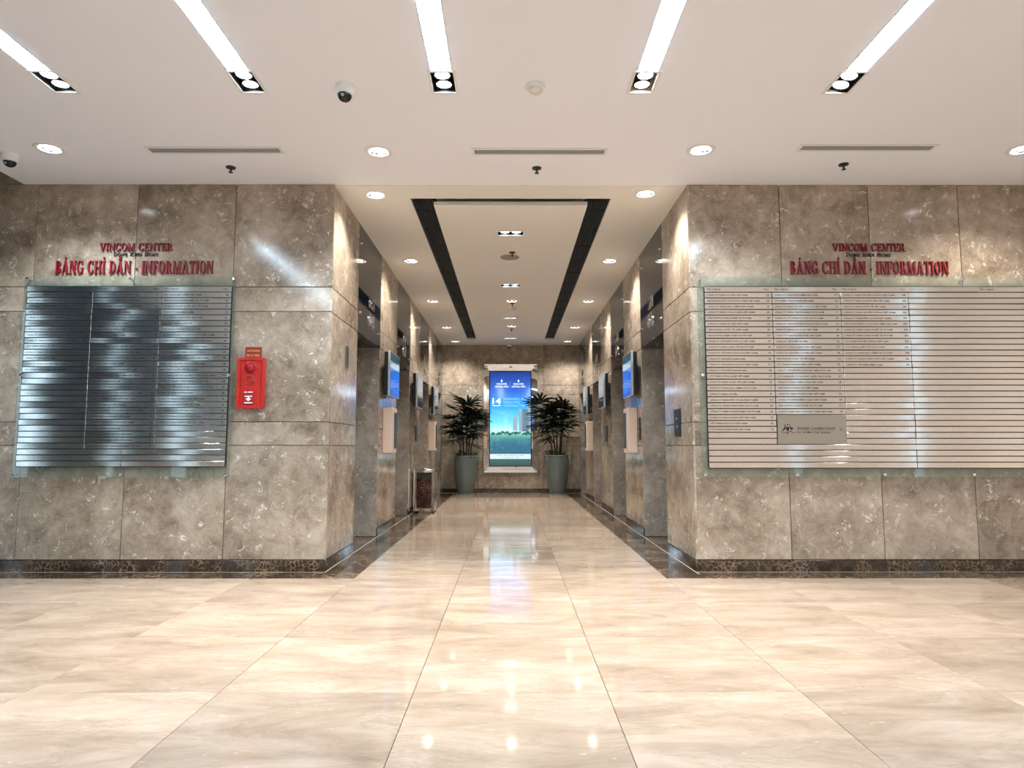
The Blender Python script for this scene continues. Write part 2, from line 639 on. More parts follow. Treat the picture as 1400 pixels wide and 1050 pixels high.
# ---- unseen lobby behind the camera, laid out for reflections in the steel boards
def wall_with_slots(name, axis, pos, u0, u1, top, slots, material, label):
    """wall on x = pos or y = pos with tall window slots (u, width, sill, head)"""
    mb = MB()
    th = 0.08
    o0, o1 = (pos, pos + th) if pos > 0 else (pos - th, pos)

    def bx(a, c, z0, z1):
        if axis == 'x':
            mb.box(o0, o1, a, c, z0, z1)
        else:
            mb.box(a, c, o0, o1, z0, z1)
    cur = u0
    for u, wd, s0, s1 in sorted(slots):
        bx(cur, u - wd / 2, 0, top)
        if s0 > 0:
            bx(u - wd / 2, u + wd / 2, 0, s0)
        bx(u - wd / 2, u + wd / 2, s1, top)
        cur = u + wd / 2
    bx(cur, u1, 0, top)
    return struct(put(name, (mb, material)), label)


SL_L = [(0.10, 0.60, 0.3, 3.4), (-2.5, 0.38, 0.3, 3.4), (-5.4, 0.9, 0.0, 3.4)]  # unseen windows, added for bright streaks in the dark directory
SL_R = [(-2.2, 0.45, 0.3, 3.2)]  # added for a streak in the wide directory
REAR = [(-6.9, 0.4, 0.0, 3.2), (7.6, 0.35, 0.3, 3.2)]  # more unseen windows, added for the steel to mirror
wall_with_slots('wall_lobby_left', 'x', XW, RY, WY + 0.3, HIGH, SL_L, NIGHT, 'dark clad lobby wall with tall windows')
wall_with_slots('wall_lobby_right', 'x', XE, RY, WY + 0.3, HIGH, SL_R, BEIGEW, 'beige lobby wall with a tall window')
wall_with_slots('wall_rear', 'y', RY, XW, XE, HIGH, REAR, BEIGEW, 'beige lobby wall behind the viewer')
nwin = 0
for axis, pos, slots in (('x', XW, SL_L), ('x', XE, SL_R), ('y', RY, REAR)):
    for u, wd, s0, s1 in slots:
        nwin += 1
        wn_ = struct(empty('window_%d' % nwin), 'tall lobby window')
        pm, fm = MB(), MB()
        s = 1 if pos > 0 else -1
        e0, e1 = sorted((pos + s * 0.035, pos + s * 0.045))
        f0, f1 = sorted((pos + s * 0.02, pos + s * 0.06))
        def bb(mb, a, c, z0, z1, p0, p1):
            if axis == 'x':
                mb.box(p0, p1, a, c, z0, z1)
            else:
                mb.box(a, c, p0, p1, z0, z1)
        bb(pm, u - wd / 2 + 0.03, u + wd / 2 - 0.03, s0 + 0.03, s1 - 0.03, e0, e1)
        for a, c, z0, z1 in ((u - wd / 2, u - wd / 2 + 0.04, s0, s1), (u + wd / 2 - 0.04, u + wd / 2, s0, s1), (u - wd / 2, u + wd / 2, s0, s0 + 0.04), (u - wd / 2, u + wd / 2, s1 - 0.04, s1)):
            bb(fm, a, c, z0, z1, f0, f1)
        put('window_frame', (fm, DGREY), wn_)
        put('window_pane', (pm, WGLASS), wn_)

# ---- ceilings with real cut-outs
def slab(x0, x1, y0, y1, z0, z1, holes):
    xs = sorted({x0, x1, *[h[0] for h in holes], *[h[1] for h in holes]})
    ys = sorted({y0, y1, *[h[2] for h in holes], *[h[3] for h in holes]})
    xs = [x for x in xs if x0 <= x <= x1]
    ys = [v for v in ys if y0 <= v <= y1]
    mb = MB()
    for a, c in zip(xs[:-1], xs[1:]):
        run = None
        for p, q in zip(ys[:-1], ys[1:]):
            mx_, my_ = (a + c) / 2, (p + q) / 2
            inside = any(h[0] < mx_ < h[1] and h[2] < my_ < h[3] for h in holes)
            if not inside:
                run = (run[0], q) if run else (p, q)
            if inside or q == ys[-1]:
                if run:
                    mb.box(a, c, run[0], run[1], z0, z1)
                run = None
    return mb


TWIN_X = [-2.896, -1.675, -0.429, 0.847, 2.13]
TWIN_Y = 4.085
BW, BL = 0.072, 0.118          # half sizes of the twin boxes
STRIP0, STRIP1 = -2.2, TWIN_Y - BL - 0.015
LDOWN = [(-3.584, 5.05), (-1.037, 5.10), (1.486, 5.065), (3.99, 5.05)]
RFILL = [(-3.0, -4.2), (0.0, -4.2), (3.0, -4.2), (6.8, 3.2), (6.8, 0.4), (6.8, -2.6), (6.2, -5.2)]  # unseen lamps added to brighten the beige walls mirrored in the wide directory
VENTS = [(-2.31, 5.075), (0.226, 5.095), (2.76, 5.02)]
DH = 0.072
holes = []
for x in TWIN_X:
    holes.append((x - BW, x + BW, TWIN_Y - BL, TWIN_Y + BL))
    holes.append((x - 0.064, x + 0.064, STRIP0, STRIP1))
for x, y in LDOWN + RFILL:
    holes.append((x - DH, x + DH, y - DH, y + DH))
for x, y in VENTS:
    holes.append((x - 0.515, x + 0.515, y - 0.04, y + 0.04))
ce = struct(put('ceiling', (slab(LEFTC, XE, RY, WY + 0.02, CZ, CZ + 0.012, holes), PAINT)), 'smooth white lobby ceiling')
put('fascia', (MB().box(LEFTC, LEFTC + 0.02, RY, WY, CZ + 0.012, HIGH), PAINT), ce)
put('ceiling_backing', (MB().box(LEFTC + 0.02, XE, RY, WY + 0.02, CZ + 0.16, CZ + 0.18), PAINT), ce)
struct(put('ceiling_high', (MB().box(XW, LEFTC + 0.02, RY, WY + 0.3, HIGH, HIGH + 0.05), NIGHT)), 'higher dark ceiling beside the white one')  # unlit up there: the shade is put into its colour

CDOWN = [(-1.24, 6.0), (-1.24, 8.21), (-1.24, 10.54), (-1.24, 12.91), (-1.22, 14.66), (1.235, 5.965), (1.235, 8.205), (1.235, 10.53), (1.245, 12.905), (1.25, 14.64)]
COF = (-0.945, 0.945, 6.09, 14.34)
CZC = CZ - 0.006
holes = [COF] + [(x - DH, x + DH, y - DH, y + DH) for x, y in CDOWN]
cc = struct(put('ceiling_corridor', (slab(-CX, CX, WY + 0.02, BY + 0.02, CZC, CZC + 0.012, holes), CPAINT)), 'white lift corridor ceiling with a long sunken panel')
ins = MB()
ins.box(-CX, CX, WY + 0.02, BY, CZC + 0.16, CZC + 0.18)
put('ceiling_backing', (ins, DGREY), cc)
rim = MB()
x0, x1, y0, y1 = COF
rim.box(x0, x0 + 0.012, y0, y1, CZC - 0.006, CZC + 0.1)
rim.box(x1 - 0.012, x1, y0, y1, CZC - 0.006, CZC + 0.1)
rim.box(x0, x1, y1 - 0.012, y1, CZC - 0.006, CZC + 0.1)
put('slot_rim', (rim, WHITE), cc)
PZ = 3.322
CBOX = [(0.0, 7.03), (0.0, 9.38), (0.0, 11.76), (0.0, 14.0)]
CLAMP = [(0.02, 10.40), (0.02, 12.63)]
holes = [(x - 0.135, x + 0.135, y - 0.062, y + 0.062) for x, y in CBOX] + [(x - DH, x + DH, y - DH, y + DH) for x, y in CLAMP]
put('sunken_panel', (slab(-0.728, 0.728, 6.19, COF[3] - 0.012, PZ, PZ + 0.035, holes), CPAINT), cc)
put('panel_backing', (MB().box(-0.72, 0.72, 6.2, COF[3] - 0.02, PZ + 0.12, PZ + 0.125), CPAINT), cc)

# slot grilles: long blades and cross bars
blade = MB().box(-0.004, 0.004, COF[2] + 0.1, COF[3] - 0.02, -0.016, 0.016).mesh('blade', DGREY)
bar = MB().box(-0.094, 0.094, -0.006, 0.006, -0.004, 0.018).mesh('cross_bar', DGREY)
for sg, w_ in ((-1, 'above the piers on the fire alarm side'), (1, 'above the piers on the wide directory side')):
    gr = tag(empty('air_grille', (sg * 0.838, 0, CZC + 0.03)), 'long dark corridor ceiling grille ' + w_, 'air grille', 'ceiling slot grilles')
    for k in range(9):
        put('blade', blade, gr, ((k - 4) * 0.0225, 0, 0))
    for k in range(14):
        put('cross_bar', bar, gr, (0, 6.5 + 0.6 * k, 0.0))

# ================================================================ ceiling fittings
ring_me = MB().lathe([(0.078, 0.0), (0.080, -0.006), (0.106, -0.007), (0.112, -0.002), (0.112, 0.001), (0.078, 0.001)], 32).mesh('trim_ring', WHITE, True)
cup_me = MB().lathe([(0.079, 0.0), (0.079, 0.001), (0.068, 0.045), (0.066, 0.045), (0.077, 0.0)], 32).mesh('reflector', CHROME, True)
lensc_me = MB().lathe([(0.0, 0.022), (0.04, 0.020), (0.073, 0.028), (0.073, 0.034), (0.0, 0.034)], 32).mesh('lens', LEDC, True)
lensw_me = MB().lathe([(0.0, 0.022), (0.04, 0.020), (0.073, 0.028), (0.073, 0.034), (0.0, 0.034)], 32).mesh('lens', LEDW, True)


def downlight(x, y, z, label, group, energy, col, lens=lensc_me, angle=125):
    d = tag(empty('downlight', (x, y, z)), label, 'downlight', group)
    put('trim_ring', ring_me, d)
    put('reflector', cup_me, d)
    put('lens', lens, d)
    spot(d, (0, 0, 0.012), energy, col, angle, 0.8, 0.05)
    return d


COOL, WARM, WARMER = (0.76, 0.89, 1.0), (1.0, 0.95, 0.88), (1.0, 0.89, 0.76)
lab = ['beside the edge of the white ceiling', 'by the pier with the small steel plate', 'by the pier with a black call plate', 'over the far columns of the wide directory']
for (x, y), t, c in zip(LDOWN, lab, (COOL, COOL, COOL, WARM)):
    downlight(x, y, CZ, 'round lit lobby downlight ' + t, 'lobby downlights', LIGHT['lobby_down'], c)
RLAB = ['near the dark clad wall', 'in the middle of the rear wall', 'between the rear wall middle and the beige side wall', 'nearest the wide directory along the beige side wall', 'second along the beige side wall', 'beside the tall window of the beige side wall', 'in the beige rear corner']
for (x, y), t_ in zip(RFILL, RLAB):
    downlight(x, y, CZ, 'round rear lobby downlight ' + t_, 'rear lobby downlights', LIGHT['rear'], WARM)
nth = ['at the corridor mouth', 'between the first and second lifts', 'between the second and third lifts', 'between the third and fourth lifts', 'in the corner by the end wall']
for k, (x, y) in enumerate(CDOWN):
    s_ = 'fire alarm side' if k < 5 else 'wide directory side'
    downlight(x, y, CZC, 'round corridor downlight %s, %s' % (nth[k % 5], s_), 'corridor downlights', LIGHT['corr_down'], (1.0, 0.97, 0.91), lensw_me if k % 5 else lensc_me)
for k, (x, y) in enumerate(CLAMP):
    downlight(x, y, PZ, 'round downlight in the sunken corridor panel, %s the end wall' % ('further from' if k == 0 else 'nearer to'), 'sunken panel downlights', LIGHT['centre'], (1.0, 0.97, 0.91), lensw_me)


def frame_mesh(hx, hy, w, t=0.008, up=0.0):
    mb = MB()
    mb.box(-hx - w, hx + w, -hy - w, -hy, -t, up)
    mb.box(-hx - w, hx + w, hy, hy + w, -t, up)
    mb.box(-hx - w, -hx, -hy, hy, -t, up)
    mb.box(hx, hx + w, -hy, hy, -t, up)
    return mb


def case_mesh(hx, hy, d=0.10):
    mb = MB()
    t = 0.003
    mb.box(-hx, -hx + t, -hy, hy, 0, d)
    mb.box(hx - t, hx, -hy, hy, 0, d)
    mb.box(-hx + t, hx - t, -hy, -hy + t, 0, d)
    mb.box(-hx + t, hx - t, hy - t, hy, 0, d)
    mb.box(-hx, hx, -hy, hy, d - t, d)
    return mb


lamp_me = MB().lathe([(0.0, -0.004), (0.03, -0.006), (0.047, -0.002), (0.047, 0.004), (0.0, 0.004)], 20)
bez_me = MB().lathe([(0.048, -0.006), (0.054, -0.008), (0.056, 0.0), (0.05, 0.05), (0.03, 0.07), (0.0, 0.07)], 20)
lampc = lamp_me.mesh('lamp', LEDC, True)
lampw = lamp_me.mesh('lamp', LEDW, True)
bez = bez_me.mesh('lamp_housing', BLACK, True)


def twin(x, y, z, hx, hy, label, group, frame_mat, case_mat, lamps, along, tilt, energy, col, name='twin_spotlight'):
    t = tag(empty(name, (x, y, z)), label, 'spotlight', group)
    put('frame', (frame_mesh(hx, hy, 0.016, 0.006, -0.0006), frame_mat), t)
    put('case', (case_mesh(hx, hy), case_mat), t)
    for s in (-1, 1):
        p = (0, s * hy * 0.46, 0.018) if along == 'y' else (s * hx * 0.45, 0, 0.018)
        q = put('lamp_housing', bez, t, p, tilt)
        put('lamp', lamps, q)
    spot(t, (0, 0, -0.004), energy, col, 75, 0.6, 0.05)
    return t


lab = ['nearest the edge of the white ceiling', 'with a glaring lamp, beside the dome camera', 'with a black case, between dome camera and smoke detector', 'with a pale warm case, beside the smoke detector', 'with a black case, past the warm one']
for k, x in enumerate(TWIN_X):
    warm = k in (3, 4)
    twin(x, TWIN_Y, CZ, BW, BL, 'recessed twin spotlight ' + lab[k], 'twin spotlights at the strip ends', WHITE, OFFWH if k == 3 else DGREY,
         lampw if warm else lampc, 'y', (0.0, (0.25 if k == 4 else 0.0), 0), LIGHT['twin'], WARMER)
for k, (x, y) in enumerate(CBOX):
    twin(x, y, PZ, 0.135, 0.062, 'wide black twin spotlight in the sunken corridor panel, %s from the lobby' % ('first', 'second', 'third', 'fourth')[k], 'sunken panel twin spotlights', WHITE, BLACK, lampc, 'x', (0, 0, 0), LIGHT['centre'] * 0.6, (1.0, 0.93, 0.82))
lab = ['nearest the edge of the white ceiling', 'ending beside the dome camera', 'between dome camera and smoke detector', 'ending at the warm spotlight', 'ending past the warm spotlight, at a black one']
for k, x in enumerate(TWIN_X):
    hy = (STRIP1 - STRIP0) / 2
    t = tag(empty('strip_light', (x, (STRIP0 + STRIP1) / 2, CZ)), 'long glowing white strip light ' + lab[k], 'strip light', 'ceiling strip lights')
    put('diffuser', (MB().box(-0.062, 0.062, -hy + 0.004, hy - 0.004, -0.0045, 0.01), STRIPL), t)
    put('edge_trim', (frame_mesh(0.062, hy - 0.004, 0.006, 0.003, -0.0006), MGREY), t)

slat_me = MB().box(-0.505, 0.505, -0.0082, 0.0082, -0.0015, 0.0015).mesh('slat', plain('vent_grey', (0.36, 0.37, 0.41), 0.5))
lab = ['nearest the edge of the white ceiling', 'in front of the corridor mouth', 'over the wide directory']
for (x, y), t_ in zip(VENTS, lab):
    v = tag(empty('ceiling_vent', (x, y, CZ)), 'long narrow grey air vent with white frame, ' + t_, 'air vent', 'ceiling vents')
    put('frame', (frame_mesh(0.508, 0.038, 0.024, 0.006, -0.0006), WHITE), v)
    put('case', (case_mesh(0.512, 0.038, 0.06), DGREY), v)
    for k in range(4):
        put('slat', slat_me, v, (0, (k - 1.5) * 0.0195, 0.001), (0.12, 0, 0))


def sprinkler(x, y, z, label, group, mt=DGREY):
    s = tag(empty('sprinkler', (x, y, z)), label, 'sprinkler', group)
    put('escutcheon', (MB().lathe([(0.0, 0.0), (0.040, 0.0), (0.038, -0.008), (0.016, -0.014), (0.0, -0.014)], 20), mt, True), s)
    put('stem', (MB().lathe([(0.0, -0.012), (0.009, -0.012), (0.007, -0.045), (0.0, -0.045)], 12), mt, True), s)
    put('deflector', (MB().lathe([(0.0, -0.042), (0.018, -0.042), (0.018, -0.046), (0.0, -0.048)], 16), mt, True), s)


sprinkler(-2.321, 5.40, CZ, 'dark pendent sprinkler head over the fire alarm side wall', 'lobby sprinklers')
sprinkler(0.218, 5.41, CZ, 'dark pendent sprinkler head in front of the corridor mouth', 'lobby sprinklers')
sprinkler(2.734, 5.33, CZ, 'dark pendent sprinkler head over the wide directory', 'lobby sprinklers')
sprinkler(0.02, 7.75, PZ, 'black sprinkler in the sunken corridor panel, first from the lobby', 'corridor sprinklers', BLACK)
sprinkler(0.03, 10.58, PZ, 'small sprinkler in the sunken corridor panel, second from the lobby', 'corridor sprinklers', BLACK)
sprinkler(0.02, 12.95, PZ, 'small sprinkler in the sunken corridor panel, last before the end wall', 'corridor sprinklers', BLACK)
sp = tag(put('ceiling_speaker', (MB().lathe([(0.0, 0.0), (0.115, 0.0), (0.112, -0.006), (0.098, -0.010), (0.0, -0.012)], 32), plain('speaker_grille', (0.30, 0.27, 0.22), 0.7), True), None, (-0.01, 7.95, PZ)), 'flat round grey ceiling speaker in the sunken corridor panel', 'speaker')


def detector(x, y, z, label):
    s = tag(empty('smoke_detector', (x, y, z)), label, 'smoke detector', 'smoke detectors')
    put('base', (MB().lathe([(0.0, 0.0), (0.062, 0.0), (0.064, -0.012), (0.058, -0.024), (0.0, -0.024)], 28), WHITE, True), s)
    put('sensor_cap', (MB().lathe([(0.0, -0.022), (0.046, -0.022), (0.044, -0.036), (0.030, -0.047), (0.010, -0.052), (0.0, -0.053)], 28), OFFWH, True), s)


detector(0.16, 4.13, CZ, 'white round smoke detector in the lobby ceiling between two strip lights')
detector(0.05, 10.85, PZ, 'small pale smoke detector in the sunken corridor panel')


def dome(loc, rot, label, r=0.06):
    s = tag(empty('dome_camera', loc), label, 'security camera', 'dome cameras')
    s.rotation_euler = rot
    k = r / 0.06
    put('base', (MB().lathe([(0.0, 0.0), (0.062 * k, 0.0), (0.064 * k, -0.02 * k), (0.056 * k, -0.055 * k), (0.046 * k, -0.062 * k), (0.0, -0.062 * k)], 28), WHITE, True), s)
    put('dome', (MB().lathe([(0.046 * k, -0.058 * k), (0.043 * k, -0.075 * k), (0.034 * k, -0.09 * k), (0.018 * k, -0.10 * k), (0.0, -0.103 * k)], 28), DGLASS, True), s)
    put('lens', (MB().lathe([(0.0, -0.104 * k), (0.010 * k, -0.103 * k), (0.010 * k, -0.096 * k), (0.0, -0.096 * k)], 12, Matrix.Rotation(-0.5, 4, 'X')), MGREY, True), s)


dome((-1.063, 4.145, CZ), (-0.12, 0.05, 0), 'white dome camera with dark lens in the lobby ceiling between strip lights')
dome((-3.97, 5.16, CZ), (0, 0, 0), 'white dome camera at the edge of the white ceiling')
dome((-0.03, BY - 0.06, CZC), (0, 0, 0), 'tiny white dome camera above the blue poster', 0.045)

# ================================================================ serif lettering
def ring_poly(cx, cz, rx, rz, rxi, rzi, a0, a1, n=14):
    out = []
    A = [math.radians(a0 + (a1 - a0) * i / n) for i in range(n + 1)]
    for p, q in zip(A[:-1], A[1:]):
        out.append([(cx + rx * math.cos(p), cz + rz * math.sin(p)), (cx + rx * math.cos(q), cz + rz * math.sin(q)), (cx + rxi * math.cos(q), cz + rzi * math.sin(q)), (cx + rxi * math.cos(p), cz + rzi * math.sin(p))])
    return out


def R_(x0, z0, x1, z1):
    return [(x0, z0), (x1, z0), (x1, z1), (x0, z1)]


def D_(x0, z0, x1, z1, w):
    return [(x0, z0), (x0 + w, z0), (x1 + w, z1), (x1, z1)]


def glyphs(S, t):
    """capital letters with slab serifs: S = stem width, t = hairline"""
    e = 0.08
    G = {}

    def stem(x, top=True, bot=True):
        o = [R_(x, 0, x + S, 1)]
        if bot:
            o.append(R_(x - e, 0, x + S + e, t))
        if top:
            o.append(R_(x - e, 1 - t, x + S + e, 1))
        return o
    G['I'] = (S + 2 * e, stem(e))
    G['H'] = (2 * S + 0.34 + 2 * e, stem(e) + stem(e + S + 0.34) + [R_(e + S, 0.47, e + S + 0.34, 0.47 + t)])
    G['N'] = (0.84, [D_(0.60, 0, 0.04, 1, S + 0.04), R_(0.10, 0, 0.10 + t, 1), R_(0.68, 0, 0.68 + t, 1), R_(0, 0, 0.26, t), R_(0, 1 - t, 0.22, 1), R_(0.56, 1 - t, 0.84, 1)])
    G['M'] = (1.06, [R_(0.11, 0, 0.11 + t, 1), R_(0.79, 0, 0.79 + S, 1), D_(0.40, 0, 0.06, 1, S), D_(0.46, 0, 0.80, 1, t + 0.02), R_(0, 0, 0.28, t), R_(0.70, 0, 0.79 + S + e, t), R_(0, 1 - t, 0.2, 1), R_(0.8, 1 - t, 0.79 + S + e, 1)])
    G['V'] = (0.86, [D_(0.36, 0, 0.05, 1, S), D_(0.42, 0, 0.72, 1, t + 0.02), R_(0, 1 - t, 0.34, 1), R_(0.58, 1 - t, 0.88, 1)])
    G['A'] = (0.86, [D_(0.08, 0, 0.36, 1, t + 0.02), D_(0.60, 0, 0.30, 1, S), R_(0.18, 0.28, 0.66, 0.28 + t), R_(0, 0, 0.26, t), R_(0.50, 0, 0.88, t)])
    G['E'] = (0.66, stem(e) + [R_(e, 1 - t, 0.60, 1), R_(e, 0, 0.63, t), R_(e + S, 0.48, 0.46, 0.48 + t), R_(0.56, 0.76, 0.60, 1), R_(0.59, 0, 0.63, 0.25), R_(0.42, 0.38, 0.46, 0.62)])
    G['F'] = (0.62, stem(e) + [R_(e, 1 - t, 0.60, 1), R_(e + S, 0.48, 0.46, 0.48 + t), R_(0.56, 0.74, 0.60, 1), R_(0.42, 0.38, 0.46, 0.62)])
    G['T'] = (0.70, stem(0.35 - S / 2, top=False) + [R_(0, 1 - t, 0.70, 1), R_(0, 0.74, 0.04, 1), R_(0.66, 0.74, 0.70, 1)])
    G['O'] = (0.80, ring_poly(0.40, 0.5, 0.40, 0.52, 0.40 - S, 0.52 - t, 0, 360, 28))
    G['C'] = (0.74, ring_poly(0.40, 0.5, 0.40, 0.52, 0.40 - S, 0.52 - t, 42, 318, 22) + [R_(0.62, 0.66, 0.67, 1.0), R_(0.64, 0.12, 0.69, 0.30)])
    G['G'] = (0.82, ring_poly(0.40, 0.5, 0.40, 0.52, 0.40 - S, 0.52 - t, 42, 310, 22) + [R_(0.62, 0.66, 0.67, 1.0), R_(0.56, 0.03, 0.56 + S, 0.42), R_(0.46, 0.40, 0.80, 0.40 + t)])
    G['D'] = (0.80, stem(e) + ring_poly(0.30, 0.5, 0.48, 0.5, 0.48 - S, 0.5 - t, -90, 90) + [R_(e + S, 0, 0.31, t), R_(e + S, 1 - t, 0.31, 1)])
    G['B'] = (0.70, stem(e) + ring_poly(0.32, 0.75, 0.30, 0.25, 0.30 - S * 0.9, 0.25 - t, -90, 90) + ring_poly(0.32, 0.26, 0.36, 0.26, 0.36 - S, 0.26 - t, -90, 90) + [R_(e + S, 0, 0.33, t), R_(e + S, 1 - t, 0.33, 1), R_(e + S, 0.48, 0.33, 0.48 + t)])
    G['R'] = (0.80, stem(e) + ring_poly(0.32, 0.74, 0.30, 0.26, 0.30 - S * 0.9, 0.26 - t, -90, 90) + [R_(e + S, 1 - t, 0.33, 1), R_(e + S, 0.47, 0.36, 0.47 + t), D_(0.58, 0, 0.32, 0.5, S), R_(0.60, 0, 0.82, t)])
    G['K'] = (0.82, stem(e) + [D_(e + S - 0.02, 0.42, 0.60, 1, t + 0.03), D_(0.56, 0, 0.34, 0.6, S), R_(0.50, 0, 0.84, t), R_(0.50, 1 - t, 0.78, 1)])
    G['-'] = (0.30, [R_(0.08, 0.28, 0.26, 0.44)])
    return G


HOOK = lambda cx: ring_poly(cx, 1.23, 0.10, 0.09, 0.045, 0.045, -60, 190, 8) + [R_(cx - 0.03, 1.06, cx + 0.04, 1.16)]
def HAT(cx):
    z = [D_(cx - 0.20, 1.06, cx - 0.04, 1.22, 0.08), D_(cx + 0.12, 1.06, cx - 0.04, 1.22, 0.08)]
    pts = [(cx - 0.18 + 0.36 * i / 8, 1.32 + 0.035 * math.sin(2 * PI * i / 8)) for i in range(9)]
    for (a, p), (c, q) in zip(pts[:-1], pts[1:]):
        z.append([(a, p - 0.03), (c, q - 0.03), (c, q + 0.03), (a, p + 0.03)])
    return z


ACC = {'Ả': ('A', HOOK, 0.42), 'Ỉ': ('I', HOOK, None), 'Ẫ': ('A', HAT, 0.42)}


def serif_sign(name, text, x0, x1, z0, caph, S, t, mt, label, group, depth=0.018, small=None, gap=0.10, space=0.42):
    G = glyphs(S, t)
    items, x = [], 0.0
    for k, ch in enumerate(text):
        if ch == ' ':
            x += space
            continue
        base, acc, cx = ACC.get(ch, (ch, None, None))
        w, polys = G[base]
        if acc:
            polys = polys + acc(w / 2 if cx is None else cx)
        s = 1.0
        if small and k > 0 and text[k - 1] != ' ':
            s = small
        items.append((x, s, polys))
        x += w * s + gap
    total = x - gap
    kx = (x1 - x0) / total
    root = tag(empty(name, (x0, WY, z0)), label, 'sign', group)
    for x, s, polys in items:
        mb = MB()
        for i, p in enumerate(polys):
            mb.prism([(px * kx * s, pz * caph * s) for px, pz in p], -depth - 0.00004 * (i % 5), 0.0)
        put('letter', (mb, mt), root, (x * kx, 0, 0))
    return root


for sx, (a, c, b0, b1, d0, d1), where in ((-1, (-3.975, -2.598, -3.600, -2.963, -3.476, -3.085), 'the mirror-dark directory'), (1, (2.449, 3.839, 2.828, 3.468, 2.949, 3.341), 'the wide beige directory')):
    k = (WY - 0.015) / WY
    serif_sign('wall_sign', 'BẢNG CHỈ DẪN - INFORMATION', a * k, c * k, 2.547, 0.112, 0.20, 0.055, RED, 'red serif letters reading BẢNG CHỈ DẪN - INFORMATION above ' + where, 'red directory titles')
    serif_sign('wall_sign', 'VINCOM CENTER', b0 * k, b1 * k, 2.750, 0.068, 0.14, 0.07, RED, 'red serif letters reading VINCOM CENTER above ' + where, 'red building names')
    serif_sign('wall_sign', 'DONG KHOI HCMC', d0 * k, d1 * k, 2.704, 0.033, 0.13, 0.085, INK, 'small black letters reading DONG KHOI HCMC above ' + where, 'small black place names', 0.01, 0.78, 0.14, 0.5)


# ================================================================ plain lettering (built-in font)
def text_mesh(txt, width, height, mt, depth=0.0, align='C', bold=0.0):
    """flat letters in the x,z plane facing -y"""
    cu = bpy.data.curves.new('lettering', 'FONT')
    cu.body = txt
    cu.resolution_u = 1
    cu.extrude = depth
    cu.offset = bold
    o = bpy.data.objects.new('lettering', cu)
    me = bpy.data.meshes.new_from_object(o)
    bpy.data.objects.remove(o)
    bpy.data.curves.remove(cu)
    xs = [v.co.x for v in me.vertices] or [0, 1]
    ys = [v.co.y for v in me.vertices] or [0, 1]
    x0, x1, y0, y1 = min(xs), max(xs), min(ys), max(ys)
    sz = height / max(1e-6, y1 - y0)
    sx = width / max(1e-6, x1 - x0) if width else sz
    off = (x0 + x1) / 2 if align == 'C' else x0
    for v in me.vertices:
        x, y, z = v.co
        v.co = ((x - off) * sx, -z, (y - (y0 + y1) / 2) * sz)
    me.materials.clear()
    me.materials.append(mt)
    me.update()
    return me


# ================================================================ directories
FIRST = ['CÔNG TY TNHH', 'CÔNG TY TNHH', 'CÔNG TY CỔ PHẦN', 'CÔNG TY TNHH', 'CTY TNHH', 'CÔNG TY TNHH', 'VĂN PHÒNG']
MID = ['THƯƠNG MẠI', 'ĐẦU TƯ VÀ PHÁT TRIỂN', 'DỊCH VỤ', 'BẢO HIỂM', 'QUỐC TẾ', 'TRUYỀN THÔNG', 'KIỂM TOÁN', 'CÔNG NGHỆ', 'TƯ VẤN', 'PHÂN PHỐI']
LAST = ['VIỆT NAM', 'VIỆT NAM', 'TẠI TP HCM', '(VIỆT NAM)', '']


def company(rng):
    return ' '.join(s for s in (rng.choice(FIRST), rng.choice(MID), rng.choice(LAST)) if s)


RS = [2.438, 0.0506]     # top of the first row, pitch
SH = 0.0440
GO = 0.042               # sheet stands this far in front of the stone
strip_cache = {}


def strip_mesh(w, h=SH):
    key = (round(w, 3), round(h, 3))
    if key not in strip_cache:
        strip_cache[key] = MB().cbox(-w / 2, w / 2, -0.004, 0.0, -h / 2, h / 2, 0.0012).mesh('strip', STEEL)
    return strip_cache[key]


def directory(x0, x1, cols, cells, label, bolts, pitch, seed):
    """cells: function(row) -> list of (u0, u1, text or None, floor)"""
    rng = random.Random(seed)
    k = (WY - GO - 0.012) / WY
    root = tag(empty('directory_board', (0, WY, 0)), label, 'directory board', 'tenant directories')
    top, bot = CAMH + (2.522 - CAMH) * k, CAMH + (0.785 - CAMH) * k
    put('glass_sheet', (MB().cbox(x0 * k, x1 * k, -GO, -GO + 0.008, bot, top, 0.0015), SHEET), root)
    sx0, sx1 = cols[0] * k, cols[-1] * k
    zt = CAMH + (RS[0] - CAMH) * k
    pt = pitch * k
    put('backing_plate', (MB().box(sx0 - 0.006, sx1 + 0.006, -GO - 0.004, -GO - 0.0005, zt - 31 * pt - 0.002, zt + 0.004), BLACK), root)
    for rw in range(31):
        z = zt - (rw + 0.5) * pt
        for (u0, u1, txt, num) in cells(rw, rng):
            w = (u1 - u0) * k - 0.0035
            s = put('strip', strip_mesh(w, SH * k), root, ((u0 + u1) / 2 * k, -GO - 0.009, z), (rng.gauss(0, 0.014), 0, rng.gauss(0, 0.007) * min(1.0, 0.6 / w)))
            if txt:
                n = len(txt)
                tw = min(w * 0.78, 0.0125 * n)
                put('lettering', text_mesh(txt, tw, 0.0195, INK, 0.0002, 'L', 0.02), s, (-w / 2 + 0.018, -0.0046, 0))
            if num:
                put('floor_number', text_mesh(num, 0.011 * len(num), 0.0155, INK, 0.0002, 'C', 0.02), s, (w / 2 - 0.035, -0.0046, 0))
    for bx, bz in bolts:
        bz = CAMH + (bz - CAMH) * k
        b_ = put('standoff_bolt', (MB().lathe([(0.0, 0.002), (0.009, 0.002), (0.009, GO + 0.002), (0.013, GO + 0.003), (0.013, GO + 0.010), (0.0, GO + 0.012)], 14, Matrix.Rotation(PI / 2, 4, 'X')), CHROME, True), root, (bx * k, 0, bz))
    return root, k, zt, pt


